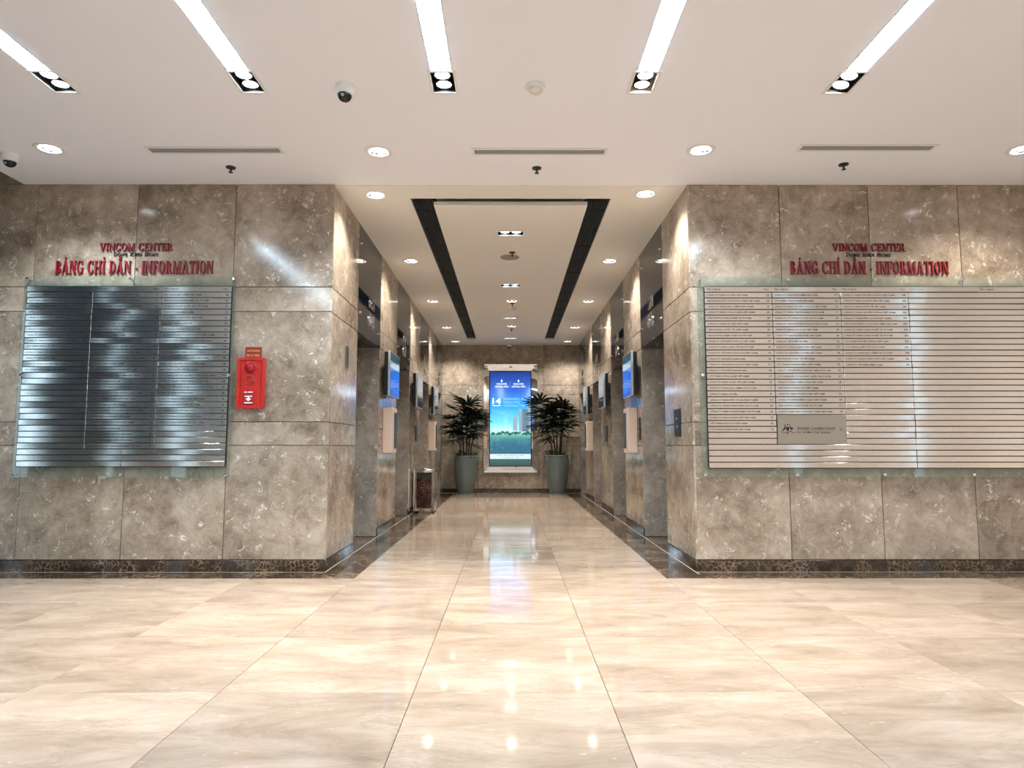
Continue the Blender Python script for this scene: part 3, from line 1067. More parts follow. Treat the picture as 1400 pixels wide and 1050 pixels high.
HEAD = [('Tên công ty', 'Tầng')]
CL = [-4.205, -3.631, -3.036, -2.430]


def cells_left(rw, rng):
    if rw == 0:
        return [(CL[0], CL[-1], None, None)]
    if rw >= 28:
        return [(CL[0], -3.315, None, None), (-3.315, CL[3], None, None)]
    out = []
    for c in range(3):
        txt = company(rng)
        num = str(rng.choice((6, 8, 9, 10, 12, 15, 18, 20))) if c < 2 else str(rng.choice((18, 19, 20, 22)))
        if c == 0 and rw > 14:
            txt, num = None, None
        if c == 2 and rw > 23:
            txt, num = None, None
        out.append((CL[c], CL[c + 1], txt, num))
    return out


bl = [(-4.215, 2.503), (-3.32, 2.503), (-2.425, 2.503), (-4.215, 1.66), (-2.425, 1.66), (-4.215, 0.808), (-3.32, 0.808), (-2.425, 0.808)]
dl, kk, zt, pt = directory(-4.242, -2.398, CL, cells_left, 'steel strip directory with dark reflections, beside the red fire alarm', bl, 0.0504, 3)
for x, t_ in ((CL[0] + 0.02, 'Tên công ty'), (CL[1] + 0.02, 'Tên công ty'), (CL[2] + 0.02, 'Tên công ty'), (CL[1] - 0.075, 'Tầng'), (CL[2] - 0.075, 'Tầng'), (CL[3] - 0.075, 'Tầng')):
    put('heading', text_mesh(t_, 0.011 * len(t_), 0.016, INK, 0.0002, 'L'), dl, (x * kk, -GO - 0.0145, zt - pt / 2))

CR = [1.690, 2.278, 2.875, 3.468, 4.080, 4.680]


def cells_right(rw, rng):
    if rw == 0:
        return [(CR[0], CR[4], None, None), (CR[4], CR[5], None, None)]
    out = []
    if rw >= 27:
        return [(CR[0], CR[3], None, None), (CR[3], CR[5], None, None)]
    for c in range(3):
        txt, num = company(rng), str(rng.choice((7, 11, 12, 17, 18, 20, 22)))
        if c == 0 and rw > 24:
            txt = num = None
        if c == 1 and rw >= 22:
            continue
        if c == 2 and rw > 13:
            txt = num = None
        if c == 2 and rw <= 13:
            num = str(rng.choice((15, 20, 22, 23))) + 'A'
        if c == 2 and rw > 13 and rw < 22:
            out.append((CR[2], CR[3], None, None))
            continue
        out.append((CR[c], CR[c + 1], txt, num))
    out.append((CR[3], CR[5], None, None))
    return out


br = [(1.66, 2.503), (2.43, 2.503), (3.19, 2.503), (3.96, 2.503), (4.70, 2.503), (1.66, 1.66), (1.66, 0.808), (2.44, 0.808), (3.19, 0.808), (3.95, 0.808), (4.70, 0.808)]
dr, kk, zt, pt = directory(1.632, 4.735, CR, cells_right, 'wide pale steel strip directory with a coat of arms plate', br, 0.0508, 5)
for i in range(5):
    put('heading', text_mesh('Tên công ty', 0.12, 0.016, INK, 0.0002, 'L'), dr, ((CR[i] + 0.02) * kk, -GO - 0.0145, zt - pt / 2))
    put('heading', text_mesh('Tầng', 0.045, 0.016, INK, 0.0002, 'L'), dr, ((CR[i + 1] - 0.075) * kk, -GO - 0.0145, zt - pt / 2))
# the consulate plate
pz1, pz0 = zt - 22 * pt - 0.003, zt - 27 * pt + 0.002
px0, px1 = 2.285 * kk, CR[2] * kk
pw, ph = px1 - px0, pz1 - pz0
pl = put('name_plate', (MB().cbox(-pw / 2, pw / 2, -0.006, 0, -ph / 2, ph / 2, 0.0015), PLATE), dr, ((px0 + px1) / 2, -GO - 0.008, (pz0 + pz1) / 2))
pl['label'] = 'satin plate with a coat of arms and two lines of text'
put('lettering', text_mesh('Australian Consulate-General', 0.32, 0.024, INK, 0.0003, 'L', 0.015), pl, (-pw / 2 + 0.165, -0.0066, 0.012))
put('rule', (MB().box(-pw / 2 + 0.165, -pw / 2 + 0.485, -0.0066, -0.006, -0.0085, -0.0065), INK), pl)
put('lettering', text_mesh('Ho Chi Minh City, Vietnam', 0.28, 0.024, INK, 0.0003, 'L', 0.015), pl, (-pw / 2 + 0.165, -0.0066, -0.027))
put('floor_number', text_mesh('20', 0.032, 0.024, INK, 0.0003), pl, (pw / 2 - 0.045, -0.0066, 0.0))
em = MB()
# shield, two supporters, star and scroll
for p in ([(-0.014, 0.016), (0.014, 0.016), (0.014, -0.004), (0.0, -0.02), (-0.014, -0.004)],
          [(-0.052, -0.020), (-0.034, -0.014), (-0.016, 0.006), (-0.018, 0.034), (-0.022, 0.040), (-0.026, 0.034), (-0.024, 0.020), (-0.040, -0.006)],
          [(0.046, -0.002), (0.030, -0.008), (0.018, 0.010), (0.016, 0.030), (0.012, 0.036), (0.020, 0.038), (0.022, 0.018), (0.036, 0.012), (0.050, 0.006)],
          [(0.024, -0.006), (0.028, -0.006), (0.026, -0.026), (0.022, -0.026)],
          [(0.0, 0.048), (0.004, 0.040), (0.008, 0.036), (0.003, 0.033), (0.0, 0.024), (-0.003, 0.033), (-0.008, 0.036), (-0.004, 0.040)],
          [(-0.008, -0.030), (0.008, -0.030), (0.006, -0.042), (-0.006, -0.042)]):
    em.prism(p, -0.0068, -0.006)
for i in range(9):
    a = -0.055 + 0.1225 * i / 9
    em.prism([(a, -0.024 - 0.006 * math.sin(i)), (a + 0.009, -0.022 - 0.006 * math.sin(i)), (a + 0.008, -0.029 - 0.006 * math.sin(i)), (a + 0.001, -0.030 - 0.006 * math.sin(i))], -0.0067, -0.006)
put('emblem', (em, INK), pl, (-pw / 2 + 0.085, 0, 0.004))

# ================================================================ fire alarm
k = (WY - 0.07) / WY
fa = tag(empty('fire_alarm', (-2.239 * k, WY, 1.585)), 'red wall mounted fire alarm box with a beacon beside the directory', 'fire alarm')
put('body', (MB().cbox(-0.105, 0.105, -0.055, 0, -0.205, 0.205, 0.006), ALRED), fa)
fr_ = MB()
for a, c, z0, z1 in ((-0.118, -0.092, -0.216, 0.216), (0.092, 0.118, -0.216, 0.216), (-0.092, 0.092, 0.192, 0.216), (-0.092, 0.092, -0.216, -0.192)):
    fr_.cbox(a, c, -0.066, -0.04, z0, z1, 0.003)
put('door_frame', (fr_, ALRED), fa)
rx = Matrix.Rotation(PI / 2, 4, 'X')
bc = put('beacon', (MB().lathe([(0.052, 0.055), (0.052, 0.066), (0.044, 0.070)], 24, rx), ALDARK, True), fa, (-0.004, 0, 0.135))
put('beacon_lens', (MB().lathe([(0.044, 0.064), (0.042, 0.085), (0.030, 0.10), (0.012, 0.106), (0.0, 0.107)], 24, rx), LENSR, True), bc)
sr = put('sounder', (MB().lathe([(0.0, 0.054), (0.046, 0.054), (0.046, 0.058), (0.0, 0.060)], 24, rx), plain('sounder_red', (0.42, 0.02, 0.01), 0.5), True), fa, (-0.004, 0, 0.020))
for rr in (0.038, 0.028, 0.018):
    put('sounder_rib', (MB().lathe([(rr - 0.003, 0.058), (rr, 0.062), (rr + 0.003, 0.058)], 24, rx), ALDARK, True), sr)
put('sounder_hub', (MB().lathe([(0.0, 0.058), (0.008, 0.058), (0.008, 0.064), (0.0, 0.065)], 16, rx), ALDARK, True), sr)
cp = put('call_point', (MB().cbox(-0.046, 0.046, -0.066, -0.05, -0.06, 0.06, 0.003), ALDARK), fa, (-0.012, 0, -0.125))
ms = MB()
ms.prism(R_(-0.038, 0.044, -0.012, 0.050), -0.0668, -0.065).prism(R_(-0.004, 0.044, 0.036, 0.050), -0.0668, -0.065)
ms.prism(R_(-0.032, 0.008, 0.032, 0.016), -0.0668, -0.065).prism(R_(-0.034, -0.048, 0.034, -0.040), -0.0668, -0.065)
ms.prism([(-0.026, -0.008), (-0.008, -0.008), (-0.008, 0.004), (0.008, 0.004), (0.008, -0.008), (0.026, -0.008), (0.0, -0.030)], -0.0668, -0.065)
put('print_marks', (ms, WPRINT), cp)
put('key_hole', (MB().lathe([(0.0, 0.066), (0.005, 0.066), (0.005, 0.068), (0.0, 0.068)], 12, rx), DGREY, True), fa, (-0.085, 0.008, -0.02))
pq = tag(empty('warning_plaque', (-2.243 * k, WY, 1.85)), 'small dark red plaque with yellow print above the fire alarm', 'plaque')
put('plate', (MB().cbox(-0.070, 0.070, -0.012, 0, -0.052, 0.052, 0.002), PLRED), pq)
put('lettering', text_mesh('CHỈ SỬ DỤNG', 0.112, 0.024, YEL, 0.0004), pq, (0, -0.0128, 0.019))
put('lettering', text_mesh('KHI CÓ CHÁY', 0.112, 0.024, YEL, 0.0004), pq, (0, -0.0128, -0.019))

# ================================================================ lift fascia glass with signs
ordn = ['first', 'second', 'third', 'fourth']
LN = {'L': ['08', '07', '06', '05'], 'R': ['01', '02', '03', '04']}
for side, sg, where in (('L', -1, 'on the fire alarm side'), ('R', 1, 'on the wide directory side')):
    for i, (a, c) in enumerate(OPEN):
        w = c - a - 0.006
        f = tag(empty('glass_fascia', at(side, (a + c) / 2, LINT), ROT[side]), 'tall dark glass panel above the %s lift %s' % (ordn[i], where), 'glass panel', 'glass panels over the lifts')
        H = CZC - LINT
        put('glass_panel', (MB().cbox(-w / 2, w / 2, 0.0, 0.012, 0.0, H, 0.0015), DGLASS), f)
        for bx in (-1, 1):
            for bz in (0.16, H - 0.24):
                put('bolt', (MB().lathe([(0.0, -0.001), (0.014, 0.0), (0.014, 0.010), (0.0, 0.012)], 12, rx), CHROME, True), f, (bx * (w / 2 - 0.10), 0, bz + (0.06 if bx < 0 else 0)))
        for q, (dg, wq) in enumerate(zip('LIFT', (0.06, 0.02, 0.055, 0.07))):
            put('word_sign', text_mesh(dg, wq, 0.125, CHROME, 0.004), f, ((0.10 if side == 'L' else -0.02) + (-0.105, -0.035, 0.025, 0.105)[q], -0.005, 0.43))
        for q, dg in enumerate(LN[side][i]):
            put('number_sign', text_mesh(dg, 0.14 if dg != '1' else 0.07, 0.165, CHROME, 0.004), f, ((0.06 if side == 'L' else -0.02) + (q - 0.5) * 0.18, -0.005, 0.235))

# ================================================================ call plates, boxes and screens on the piers
def call_plate(side, u, z0, z1, label, w=0.14, mt=BLACK):
    p = tag(empty('call_plate', at(side, u, (z0 + z1) / 2), ROT[side]), label, 'call plate', 'lift call plates')
    h = z1 - z0
    put('plate', (MB().cbox(-w / 2, w / 2, -0.012, 0, -h / 2, h / 2, 0.002), mt), p)
    for s in (-1, 1):
        put('button', (MB().lathe([(0.0, 0.010), (0.016, 0.010), (0.016, 0.015), (0.0, 0.016)], 16, rx), STEEL, True), p, (0, 0, s * 0.035))


call_plate('R', 6.27, 1.138, 1.393, 'black lift call plate on the pier nearest the wide directory', 0.22)
call_plate('R', 8.165, 1.12, 1.395, 'black call plate next to an ivory box on the wide directory side', 0.15)
call_plate('R', 10.94, 1.12, 1.38, 'black call plate on the third pier of the wide directory side', 0.22)
call_plate('L', 11.11, 1.135, 1.385, 'black call plate on the third pier of the fire alarm side', 0.22)
stp = tag(put('steel_plate', (MB().cbox(-0.055, 0.055, -0.01, 0, -0.10, 0.10, 0.003), plain('grey_plate', (0.16, 0.16, 0.15), 0.35, 0.7)), None, at('L', 6.35, 1.895), (0, 0, ROT['L'])), 'small upright grey steel plate on the pier nearest the fire alarm', 'plate')


def lift_box(side, y0, label):
    s = 1 if side == 'L' else -1
    b_ = tag(empty('control_box', at(side, y0 + 0.17, 0.967), ROT[side]), label, 'control box', 'ivory control boxes')
    put('body', (MB().cbox(-0.17, 0.17, -0.115, 0, 0, 0.555, 0.006), BOXIV), b_)
    sc_ = put('button_strip', (MB().cbox(-0.08, 0.08, -0.120, -0.112, 0.055, 0.50, 0.002), BLACK), b_, (0.06 * s, 0, 0))
    for k in range(5):
        put('button', (MB().lathe([(0.0, 0.118), (0.014, 0.118), (0.014, 0.123), (0.0, 0.124)], 14, rx), STEEL, True), sc_, (0, 0, 0.10 + k * 0.052))


lift_box('L', 8.23, 'ivory control box with black button strip on the second pier, fire alarm side')
lift_box('L', 12.88, 'ivory control box with black button strip on the fourth pier, fire alarm side')
lift_box('R', 8.12 + 0.16, 'ivory control box with black button strip on the second pier, wide directory side')
lift_box('R', 12.75, 'ivory control box with black button strip on the fourth pier, wide directory side')
bb_ = tag(put('call_plate', (MB().cbox(-0.055, 0.055, -0.012, 0, -0.12, 0.12, 0.002), plain('brown_plate', (0.05, 0.02, 0.015), 0.4)), None, at('R', 13.25, 1.25), (0, 0, ROT['R'])), 'narrow dark brown plate on the fourth pier, wide directory side', 'call plate')


def emis_mat(name, builder, strength):
    m, nt, b_ = mat(name)
    g = NT(nt)
    tc = g.n('ShaderNodeTexCoord')
    col = builder(g, tc.outputs['Object'])
    g.l(col, b_.inputs['Emission Color'])
    b_.inputs['Emission Strength'].default_value = strength
    b_.inputs['Base Color'].default_value = (0.01, 0.01, 0.012, 1)
    b_.inputs['Roughness'].default_value = 0.08
    return m


def blue_screen(g, v):
    sx = g.n('ShaderNodeSeparateXYZ')
    g.l(v, sx.inputs[0])
    grad = g.math('ADD', g.math('MULTIPLY', sx.outputs[2], 1.75), 0.5)
    n = g.noise(v, 7, 4, 0.6, 1.2).outputs[0]
    c = g.ramp(grad, [(0.0, (0.004, 0.03, 0.16)), (0.30, (0.01, 0.10, 0.42)), (0.62, (0.02, 0.14, 0.50)), (0.64, (0.30, 0.46, 0.55)), (0.76, (0.22, 0.40, 0.50)), (0.78, (0.01, 0.05, 0.07)), (1.0, (0.01, 0.07, 0.06))])
    return g.mix(g.ramp(n, [(0.5, (0, 0, 0)), (0.75, (0.7, 0.7, 0.7))]), c, (0.05, 0.25, 0.75))


def grey_screen(g, v):
    sx = g.n('ShaderNodeSeparateXYZ')
    g.l(v, sx.inputs[0])
    grad = g.math('ADD', g.math('MULTIPLY', sx.outputs[2], 1.75), 0.5)
    n = g.noise(v, 9, 3, 0.6).outputs[0]
    c = g.ramp(grad, [(0.0, (0.01, 0.012, 0.015)), (0.30, (0.015, 0.02, 0.025)), (0.36, (0.18, 0.22, 0.24)), (0.8, (0.24, 0.29, 0.32)), (1.0, (0.08, 0.12, 0.13))])
    return g.mix(g.math('MULTIPLY', n, 0.3), c, (0.05, 0.07, 0.08))


SCR_B = emis_mat('blue_advert', blue_screen, 0.6)
SCR_G = emis_mat('grey_advert', grey_screen, 0.65)


def screen(side, y0, y1, scr, label):
    t = tag(empty('wall_screen', at(side, (y0 + y1) / 2, 1.925), ROT[side]), label, 'screen', 'portrait screens on the piers')
    w, h = y1 - y0, 0.545
    put('bracket', (MB().box(-0.12, 0.12, -0.05, 0, -0.12, 0.12), BLACK), t)
    put('back_case', (MB().cbox(-w / 2 + 0.02, w / 2 - 0.02, -0.092, -0.04, -h / 2 + 0.01, h / 2 - 0.01, 0.006), BLACK), t)
    put('bezel', (MB().cbox(-w / 2, w / 2, -0.118, -0.09, -h / 2, h / 2, 0.003), SILV), t)
    put('display', (MB().box(-w / 2 + 0.012, w / 2 - 0.012, -0.1195, -0.116, -h / 2 + 0.014, h / 2 - 0.014), scr), t)


screen('L', 8.02, 8.68, SCR_B, 'wall screen with blue advert on the second pier, fire alarm side')
screen('L', 10.40, 11.02, SCR_G, 'wall screen with pale grey picture on the third pier, fire alarm side')
screen('L', 12.79, 13.40, SCR_G, 'wall screen with pale grey picture on the fourth pier, fire alarm side')
screen('R', 8.0, 8.60, SCR_B, 'wall screen with blue advert on the second pier, wide directory side')
screen('R', 10.40, 10.98, SCR_G, 'wall screen with pale grey picture on the third pier, wide directory side')
screen('R', 12.79, 13.33, SCR_G, 'wall screen with pale grey picture on the fourth pier, wide directory side')

# ================================================================ poster light box on the end wall
fx0, fx1, fz0, fz1 = -0.600, 0.606, 0.462, 2.905
sx0, sx1, sz0, sz1 = -0.484, 0.476, 0.592, 2.755
pb = tag(empty('poster_light_box', (0, BY, 0)), 'tall lit blue poster in a wide mirror frame on the end wall', 'poster')
fm = MB()
def strip_frame(o, i, yo, yi, yb):
    (a0, a1, c0, c1), (p0, p1, q0, q1) = o, i
    O_ = [(a0, c0), (a1, c0), (a1, c1), (a0, c1)]
    I_ = [(p0, q0), (p1, q0), (p1, q1), (p0, q1)]
    vs = [(x, yo, z) for x, z in O_] + [(x, yi, z) for x, z in I_] + [(x, yb, z) for x, z in O_] + [(x, yb, z) for x, z in I_]
    fs = []
    for k in range(4):
        j = (k + 1) % 4
        fs += [(k, j, 4 + j, 4 + k), (j, k, 8 + k, 8 + j), (4 + k, 4 + j, 12 + j, 12 + k), (8 + k, 12 + k, 12 + j, 8 + j)]
    return vs, fs
vs, fs = strip_frame((fx0, fx1, fz0, fz1), (sx0, sx1, sz0, sz1), -0.075, -0.055, 0.0)
fm.add(vs, fs)
put('mirror_frame', (fm, plain('mirror', (0.88, 0.90, 0.92), 0.02, 1.0)), pb)
inner = MB()
vs, fs = strip_frame((sx0, sx1, sz0, sz1), (sx0 + 0.022, sx1 - 0.022, sz0 + 0.022, sz1 - 0.022), -0.056, -0.054, -0.03)
inner.add(vs, fs)
put('inner_bezel', (inner, plain('navy_bezel', (0.006, 0.010, 0.03), 0.3)), pb)
for x, z in ((fx0 + 0.05, fz1 - 0.06), (0.0, fz1 - 0.07), (fx1 - 0.05, fz1 - 0.06), (fx0 + 0.05, fz0 + 0.06), (fx1 - 0.05, fz0 + 0.06)):
    put('frame_boss', (MB().lathe([(0.0, 0.05), (0.030, 0.062), (0.030, 0.084), (0.0, 0.09)], 18, rx), CHROME, True), pb, (x, 0, z))


def poster_print(g, v):
    sx = g.n('ShaderNodeSeparateXYZ')
    g.l(v, sx.inputs[0])
    z = sx.outputs[2]
    grad = g.math('DIVIDE', g.math('SUBTRACT', z, 0.592), 2.163)
    n = g.noise(v, 3.2, 5, 0.6, 0.6).outputs[0]
    c = g.ramp(grad, [(0.0, (0.012, 0.035, 0.032)), (0.06, (0.02, 0.07, 0.07)), (0.15, (0.012, 0.075, 0.13)), (0.24, (0.01, 0.09, 0.16)), (0.285, (0.03, 0.15, 0.13)), (0.33, (0.09, 0.30, 0.32)), (0.37, (0.30, 0.62, 0.74)), (0.46, (0.10, 0.46, 0.84)), (0.60, (0.03, 0.27, 0.72)), (0.78, (0.010, 0.085, 0.42)), (1.0, (0.004, 0.02, 0.15))])
    cloud = g.math('MULTIPLY', g.ramp(n, [(0.48, (0, 0, 0)), (0.68, (1, 1, 1))]), g.ramp(grad, [(0.34, (0, 0, 0)), (0.40, (0.75, 0.75, 0.75)), (0.60, (0, 0, 0))]))
    c = g.mix(cloud, c, (0.55, 0.82, 0.95))
    w = g.noise(v, 9, 4, 0.6).outputs[0]
    water = g.math('MULTIPLY', g.ramp(w, [(0.5, (0, 0, 0)), (0.7, (1, 1, 1))]), g.ramp(grad, [(0.10, (0, 0, 0)), (0.2, (0.35, 0.35, 0.35)), (0.33, (0.5, 0.5, 0.5)), (0.36, (0, 0, 0))]))
    return g.mix(water, c, (0.10, 0.30, 0.30))


PSTR = 1.0
ps = put('poster', (MB().box(sx0 + 0.02, sx1 - 0.02, -0.052, -0.03, sz0 + 0.02, sz1 - 0.02), emis_mat('poster_print', poster_print, PSTR)), pb)


def ink(name, col, s=PSTR):
    return plain(name, (0.02, 0.02, 0.02), 0.4, emis=col, estr=s)


PW, PLB, PTW, PTD, PGR, PBN = ink('print_white', (0.9, 0.95, 1.0)), ink('print_pale_blue', (0.16, 0.50, 0.92)), ink('print_tower', (0.20, 0.30, 0.36)), ink('print_tower_dark', (0.05, 0.10, 0.14)), ink('print_green', (0.02, 0.075, 0.045)), ink('print_band', (0.42, 0.52, 0.54))
yy = -0.0526
put('print_number', text_mesh('14', 0.19, 0.135, PW, 0.0003, 'C', 0.02), ps, (-0.315, yy, 2.065))
put('print_rule', (MB().box(-0.41, -0.22, yy - 0.0003, -0.052, 1.957, 1.967), PW), ps)
for k, t_ in enumerate(('GREENERY AT', 'VINHOMES', 'CENTRAL PARK')):
    put('print_line', text_mesh(t_, (0.50, 0.38, 0.56)[k], 0.055, PLB, 0.0003, 'L'), ps, (-0.165, yy, 2.115 - 0.075 * k))
for cx in (-0.20, 0.18):
    for k, t_ in enumerate(('VINHOMES', 'CENTRAL PARK')):
        put('print_line', text_mesh(t_, (0.24, 0.32)[k], 0.038, PW, 0.0003), ps, (cx, yy, 2.455 - 0.06 * k))
    put('print_logo', (MB().prism([(cx - 0.018, 2.50), (cx + 0.018, 2.50), (cx + 0.012, 2.53), (cx + 0.004, 2.56), (cx - 0.014, 2.535)], yy, -0.052), PW), ps)
put('print_divider', (MB().box(-0.012, -0.009, yy, -0.052, 2.38, 2.53), PLB), ps)
for (a, c, z1, mt_, nw) in ((0.055, 0.150, 1.72, PTW, 3), (0.190, 0.260, 1.88, PTW, 2), (0.255, 0.395, 1.87, PTD, 4), (0.395, 0.452, 2.05, PTW, 2)):
    tw = put('print_tower', (MB().prism([(a, 1.38), (c, 1.38), (c, z1), (a + 0.2 * (c - a), z1 + 0.015), (a, z1 - 0.01)], yy, -0.052), mt_), ps)
    wm = MB()
    for r_ in range(int((z1 - 1.42) / 0.04)):
        for q in range(nw):
            u = a + (c - a) * (q + 0.25) / nw
            wm.box(u, u + (c - a) * 0.45 / nw, yy - 0.0005, yy, 1.42 + 0.04 * r_, 1.42 + 0.04 * r_ + 0.018)
    put('print_window_rows', (wm, PTD if mt_ is PTW else PTW), tw)['kind'] = 'stuff'
tr_ = MB()
rng = random.Random(4)
for i in range(34):
    cx, cz, rr = -0.44 + 0.9 * rng.random(), 1.315 + 0.05 * rng.random(), 0.02 + 0.025 * rng.random()
    cx = min(max(cx, -0.44), 0.43)
    tr_.prism([(cx + rr * math.cos(a * PI / 4), cz + rr * 0.8 * math.sin(a * PI / 4)) for a in range(8)], yy - 0.0002 * (i % 3), -0.052)
put('print_trees', (tr_, PGR), ps)['kind'] = 'stuff'
br_ = MB()
pts = [(-0.28 + 0.5 * i / 10, 1.44 - 0.07 * (i / 10) ** 1.3) for i in range(11)]
for (a, p), (c, q) in zip(pts[:-1], pts[1:]):
    br_.prism([(a, p - 0.008), (c, q - 0.008), (c, q + 0.008), (a, p + 0.008)], yy - 0.0008, -0.052)
put('print_bridge', (br_, PBN), ps)
put('print_band', (MB().box(sx0 + 0.022, sx1 - 0.022, yy, -0.052, 0.765, 0.875), PBN), ps)
put('print_line', text_mesh('VINHOMES CENTRAL PARK', 0.62, 0.03, PTD, 0.0003), ps, (0, yy - 0.0006, 0.840))
put('print_line', text_mesh('HOTLINE 1800 1179', 0.36, 0.028, PTD, 0.0003), ps, (0, yy - 0.0006, 0.795))

# ================================================================ litter bin
bn = tag(empty('litter_bin', (-1.365, 10.86, 0)), 'chrome litter bin with dark veined marble sides against the third pier', 'litter bin')
hw, hd, bh = 0.170, 0.150, 0.705
post = MB().cbox(-0.026, 0.026, -0.026, 0.026, 0.03, 0.63, 0.008).mesh('corner_post', CHROME)
for sx_ in (-1, 1):
    for sy_ in (-1, 1):
        put('corner_post', post, bn, (sx_ * (hw - 0.026), sy_ * (hd - 0.026), 0))
        put('foot', (MB().lathe([(0.0, 0.0), (0.02, 0.0), (0.02, 0.03), (0.0, 0.03)], 12), BLACK, True), bn, (sx_ * (hw - 0.03), sy_ * (hd - 0.03), 0))
pmx = MB().cbox(-hw + 0.05, hw - 0.05, -0.006, 0.006, 0.075, 0.54, 0.002).mesh('marble_panel', BINST)
pmy = MB().cbox(-0.006, 0.006, -hd + 0.05, hd - 0.05, 0.075, 0.54, 0.002).mesh('marble_panel', BINST)
put('marble_panel', pmx, bn, (0, -hd + 0.014, 0))
put('marble_panel', pmx, bn, (0, hd - 0.014, 0))
put('marble_panel', pmy, bn, (-hw + 0.014, 0, 0))
put('marble_panel', pmy, bn, (hw - 0.014, 0, 0))
put('base_band', (MB().cbox(-hw + 0.01, hw - 0.01, -hd + 0.01, hd - 0.01, 0.028, 0.078, 0.004), CHROME), bn)
put('liner', (MB().box(-hw + 0.05, hw - 0.05, -hd + 0.05, hd - 0.05, 0.08, 0.60), BLACK), bn)
op = MB()
op.cbox(-hw + 0.05, hw - 0.05, -hd + 0.012, -hd + 0.02, 0.54, 0.63, 0.001)
op.cbox(hw - 0.02, hw - 0.012, -hd + 0.05, hd - 0.05, 0.54, 0.63, 0.001)
put('opening', (op, plain('bronze_shade', (0.05, 0.045, 0.025), 0.4, 0.6)), bn)
put('top_cap', (MB().cbox(-hw, hw, -hd, hd, 0.63, bh - 0.02, 0.008), CHROME), bn)
put('ash_tray', (MB().lathe([(0.0, bh - 0.025), (0.09, bh - 0.025), (0.10, bh), (0.088, bh), (0.08, bh - 0.014), (0.0, bh - 0.014)], 24), CHROME, True), bn)

# ================================================================ potted palms
def fan_mesh(seed, nl=10, L=0.37):
    rng = random.Random(seed)
    mb = MB()
    for k in range(nl):
        a = math.radians(-95 + 190 * k / (nl - 1) + rng.uniform(-5, 5))
        ln = L * (0.78 + 0.22 * math.cos(a * 0.9)) * rng.uniform(0.88, 1.08)
        w = 0.023 * rng.uniform(0.85, 1.1)
        d = Vector((math.cos(a), math.sin(a), 0))
        s = Vector((-d.y, d.x, 0))
        droop = rng.uniform(0.12, 0.32)
        vs = []
        for t, wf in ((0.0, 0.25), (0.25, 0.8), (0.6, 1.0), (0.88, 0.75), (1.0, 0.12)):
            c = d * ln * t + Vector((0, 0, 0.10 * ln * t - droop * ln * t * t))
            fold = Vector((0, 0, 0.35 * w * wf))
            vs += [c - s * w * wf + fold, c, c + s * w * wf + fold]
        fs = []
        for i in range(4):
            fs += [(i * 3, i * 3 + 1, i * 3 + 4, i * 3 + 3), (i * 3 + 1, i * 3 + 2, i * 3 + 5, i * 3 + 4)]
        mb.add(vs, fs)
    return mb.mesh('palm_leaf', LEAF)


FANS = [fan_mesh(s) for s in range(5)]


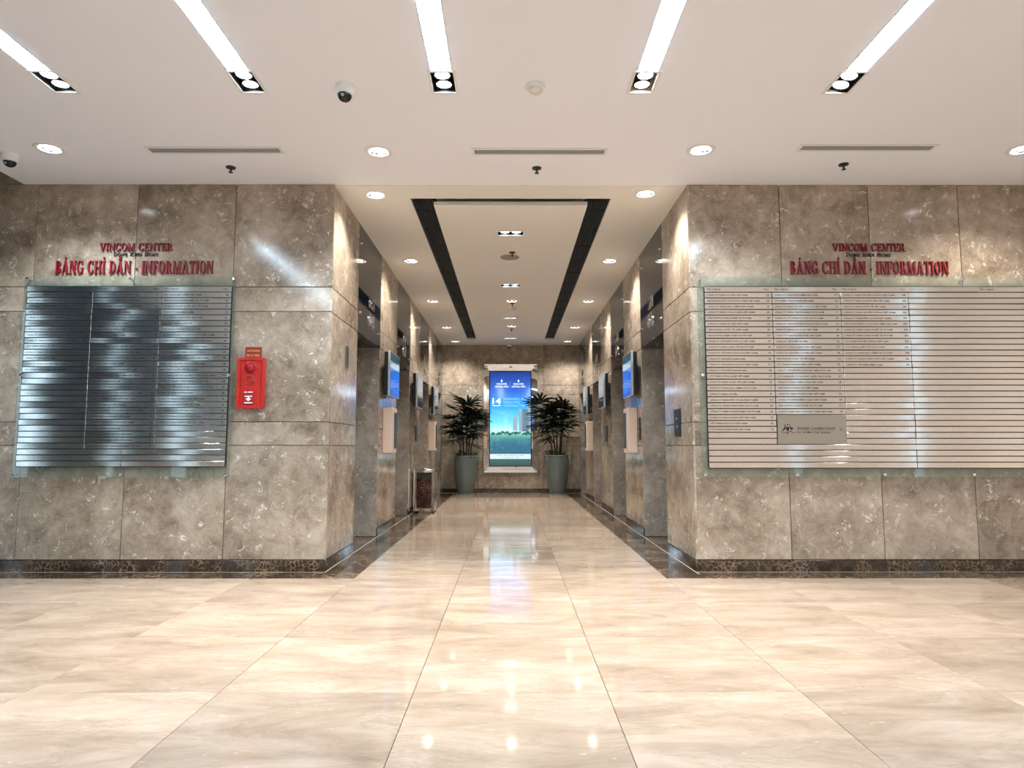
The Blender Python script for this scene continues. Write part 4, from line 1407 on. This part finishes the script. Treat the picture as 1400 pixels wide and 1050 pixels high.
def palm(x, y, seed, label, canes, zr, lim):
    rng = random.Random(seed)
    p = tag(empty('potted_palm', (x, y, 0)), label, 'potted plant', 'palms flanking the poster')
    put('saucer', (MB().lathe([(0.0, 0.0), (0.185, 0.0), (0.195, 0.028), (0.18, 0.03), (0.17, 0.014), (0.0, 0.014)], 32), POTR, True), p)
    R = 0.255
    prof = [(0.0, 0.015), (0.160, 0.015), (0.168, 0.03), (0.205, 0.20), (0.235, 0.40), (0.254, 0.60), (0.258, 0.74), (0.250, zr - 0.02)]
    inner_ = [(0.226, zr - 0.012), (0.228, zr - 0.09), (0.0, zr - 0.09)]
    put('pot', (MB().lathe(prof + inner_[:1] + inner_[1:], 40), POTM, True), p)
    put('rim', (MB().lathe([(0.224, zr - 0.018), (0.252, zr - 0.022), (0.262, zr - 0.012), (0.258, zr), (0.228, zr + 0.002)], 40), POTR, True), p)
    put('soil', (MB().lathe([(0.0, zr - 0.07), (0.222, zr - 0.075), (0.222, zr - 0.088), (0.0, zr - 0.088)], 24), SOIL, True), p)
    for (bx, by, tx, ty, h) in canes:
        pts = []
        for i in range(6):
            t = i / 5
            pts.append((bx + (tx - bx) * t ** 1.5, by + (ty - by) * t ** 1.5, zr - 0.08 + h * t))
        put('cane', (MB().tube(pts, [0.015, 0.014, 0.013, 0.012, 0.011, 0.010], 8), CANE, True), p)
        top = Vector(pts[-1])
        nleaf = 10
        for i in range(nleaf):
            t = i / (nleaf - 1)
            az = rng.uniform(0, 2 * PI) if i else 0.3
            base = top - Vector((0, 0, 0.42 * (1 - t)))
            base.x -= (tx - bx) * 0.3 * (1 - t)
            rise = 0.25 + 0.75 * t
            reach = 0.14 + 0.08 * (1 - t)
            for tr in range(60):
                az = i * 2.4 + rng.uniform(-0.4, 0.4) * (1 + tr * 0.3) + seed
                tip = base + Vector((math.cos(az) * reach, math.sin(az) * reach, 0.14 * rise))
                ext = [tip + Vector((math.cos(az + q), math.sin(az + q), 0)) * 0.29 for q in (-1.4, -0.7, 0, 0.7, 1.4)]
                if all(lim[0] < e.x < lim[1] and e.y < 0.30 for e in ext):
                    break
            else:
                continue
            pet = put('leaf_stalk', (MB().tube([base, (base + tip) / 2 + Vector((0, 0, 0.02)), tip], [0.005, 0.004, 0.004], 5), CANE, True), p)
            o = put('palm_leaf', rng.choice(FANS), p, tip)
            tilt = -0.9 * rise + 0.35 + rng.uniform(-0.2, 0.2)
            o.rotation_euler = (rng.uniform(-0.3, 0.3), tilt, az)
            s_ = rng.uniform(0.85, 1.1)
            o.scale = (s_, s_, s_)
    # low leafy cover around the canes
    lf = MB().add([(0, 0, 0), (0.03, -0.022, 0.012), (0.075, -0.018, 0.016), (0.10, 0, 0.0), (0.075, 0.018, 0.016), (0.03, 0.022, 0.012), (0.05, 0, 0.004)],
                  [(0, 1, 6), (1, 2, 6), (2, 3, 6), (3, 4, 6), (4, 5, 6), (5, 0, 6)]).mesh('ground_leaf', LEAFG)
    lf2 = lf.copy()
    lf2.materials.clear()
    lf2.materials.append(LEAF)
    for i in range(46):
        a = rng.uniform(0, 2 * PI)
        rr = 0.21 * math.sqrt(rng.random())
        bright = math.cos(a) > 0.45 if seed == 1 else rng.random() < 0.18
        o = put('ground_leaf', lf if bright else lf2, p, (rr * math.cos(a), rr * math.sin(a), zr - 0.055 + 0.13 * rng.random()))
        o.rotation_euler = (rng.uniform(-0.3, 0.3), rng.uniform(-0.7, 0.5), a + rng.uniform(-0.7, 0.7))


palm(-0.985, 14.80, 1, 'tall grey green pot with dark fan palm, on the fire alarm side of the poster',
     [(-0.09, 0.02, -0.22, -0.04, 0.74), (-0.03, -0.05, -0.10, -0.05, 0.92), (0.02, 0.05, 0.02, 0.06, 1.15), (0.06, -0.04, 0.16, -0.06, 0.96), (0.10, 0.03, 0.26, -0.02, 0.86)], 0.845, (-0.56, 0.56))
palm(1.02, 14.80, 2, 'tall grey green pot with dark fan palm, on the wide directory side of the poster',
     [(-0.09, 0.02, -0.36, -0.02, 1.10), (-0.04, -0.05, -0.14, -0.05, 0.90), (0.0, 0.05, 0.0, 0.08, 1.02), (0.05, -0.05, 0.10, -0.06, 0.80), (0.08, 0.02, 0.16, -0.02, 1.04)], 0.86, (-0.72, 0.52))

bpy.context.view_layer.update()
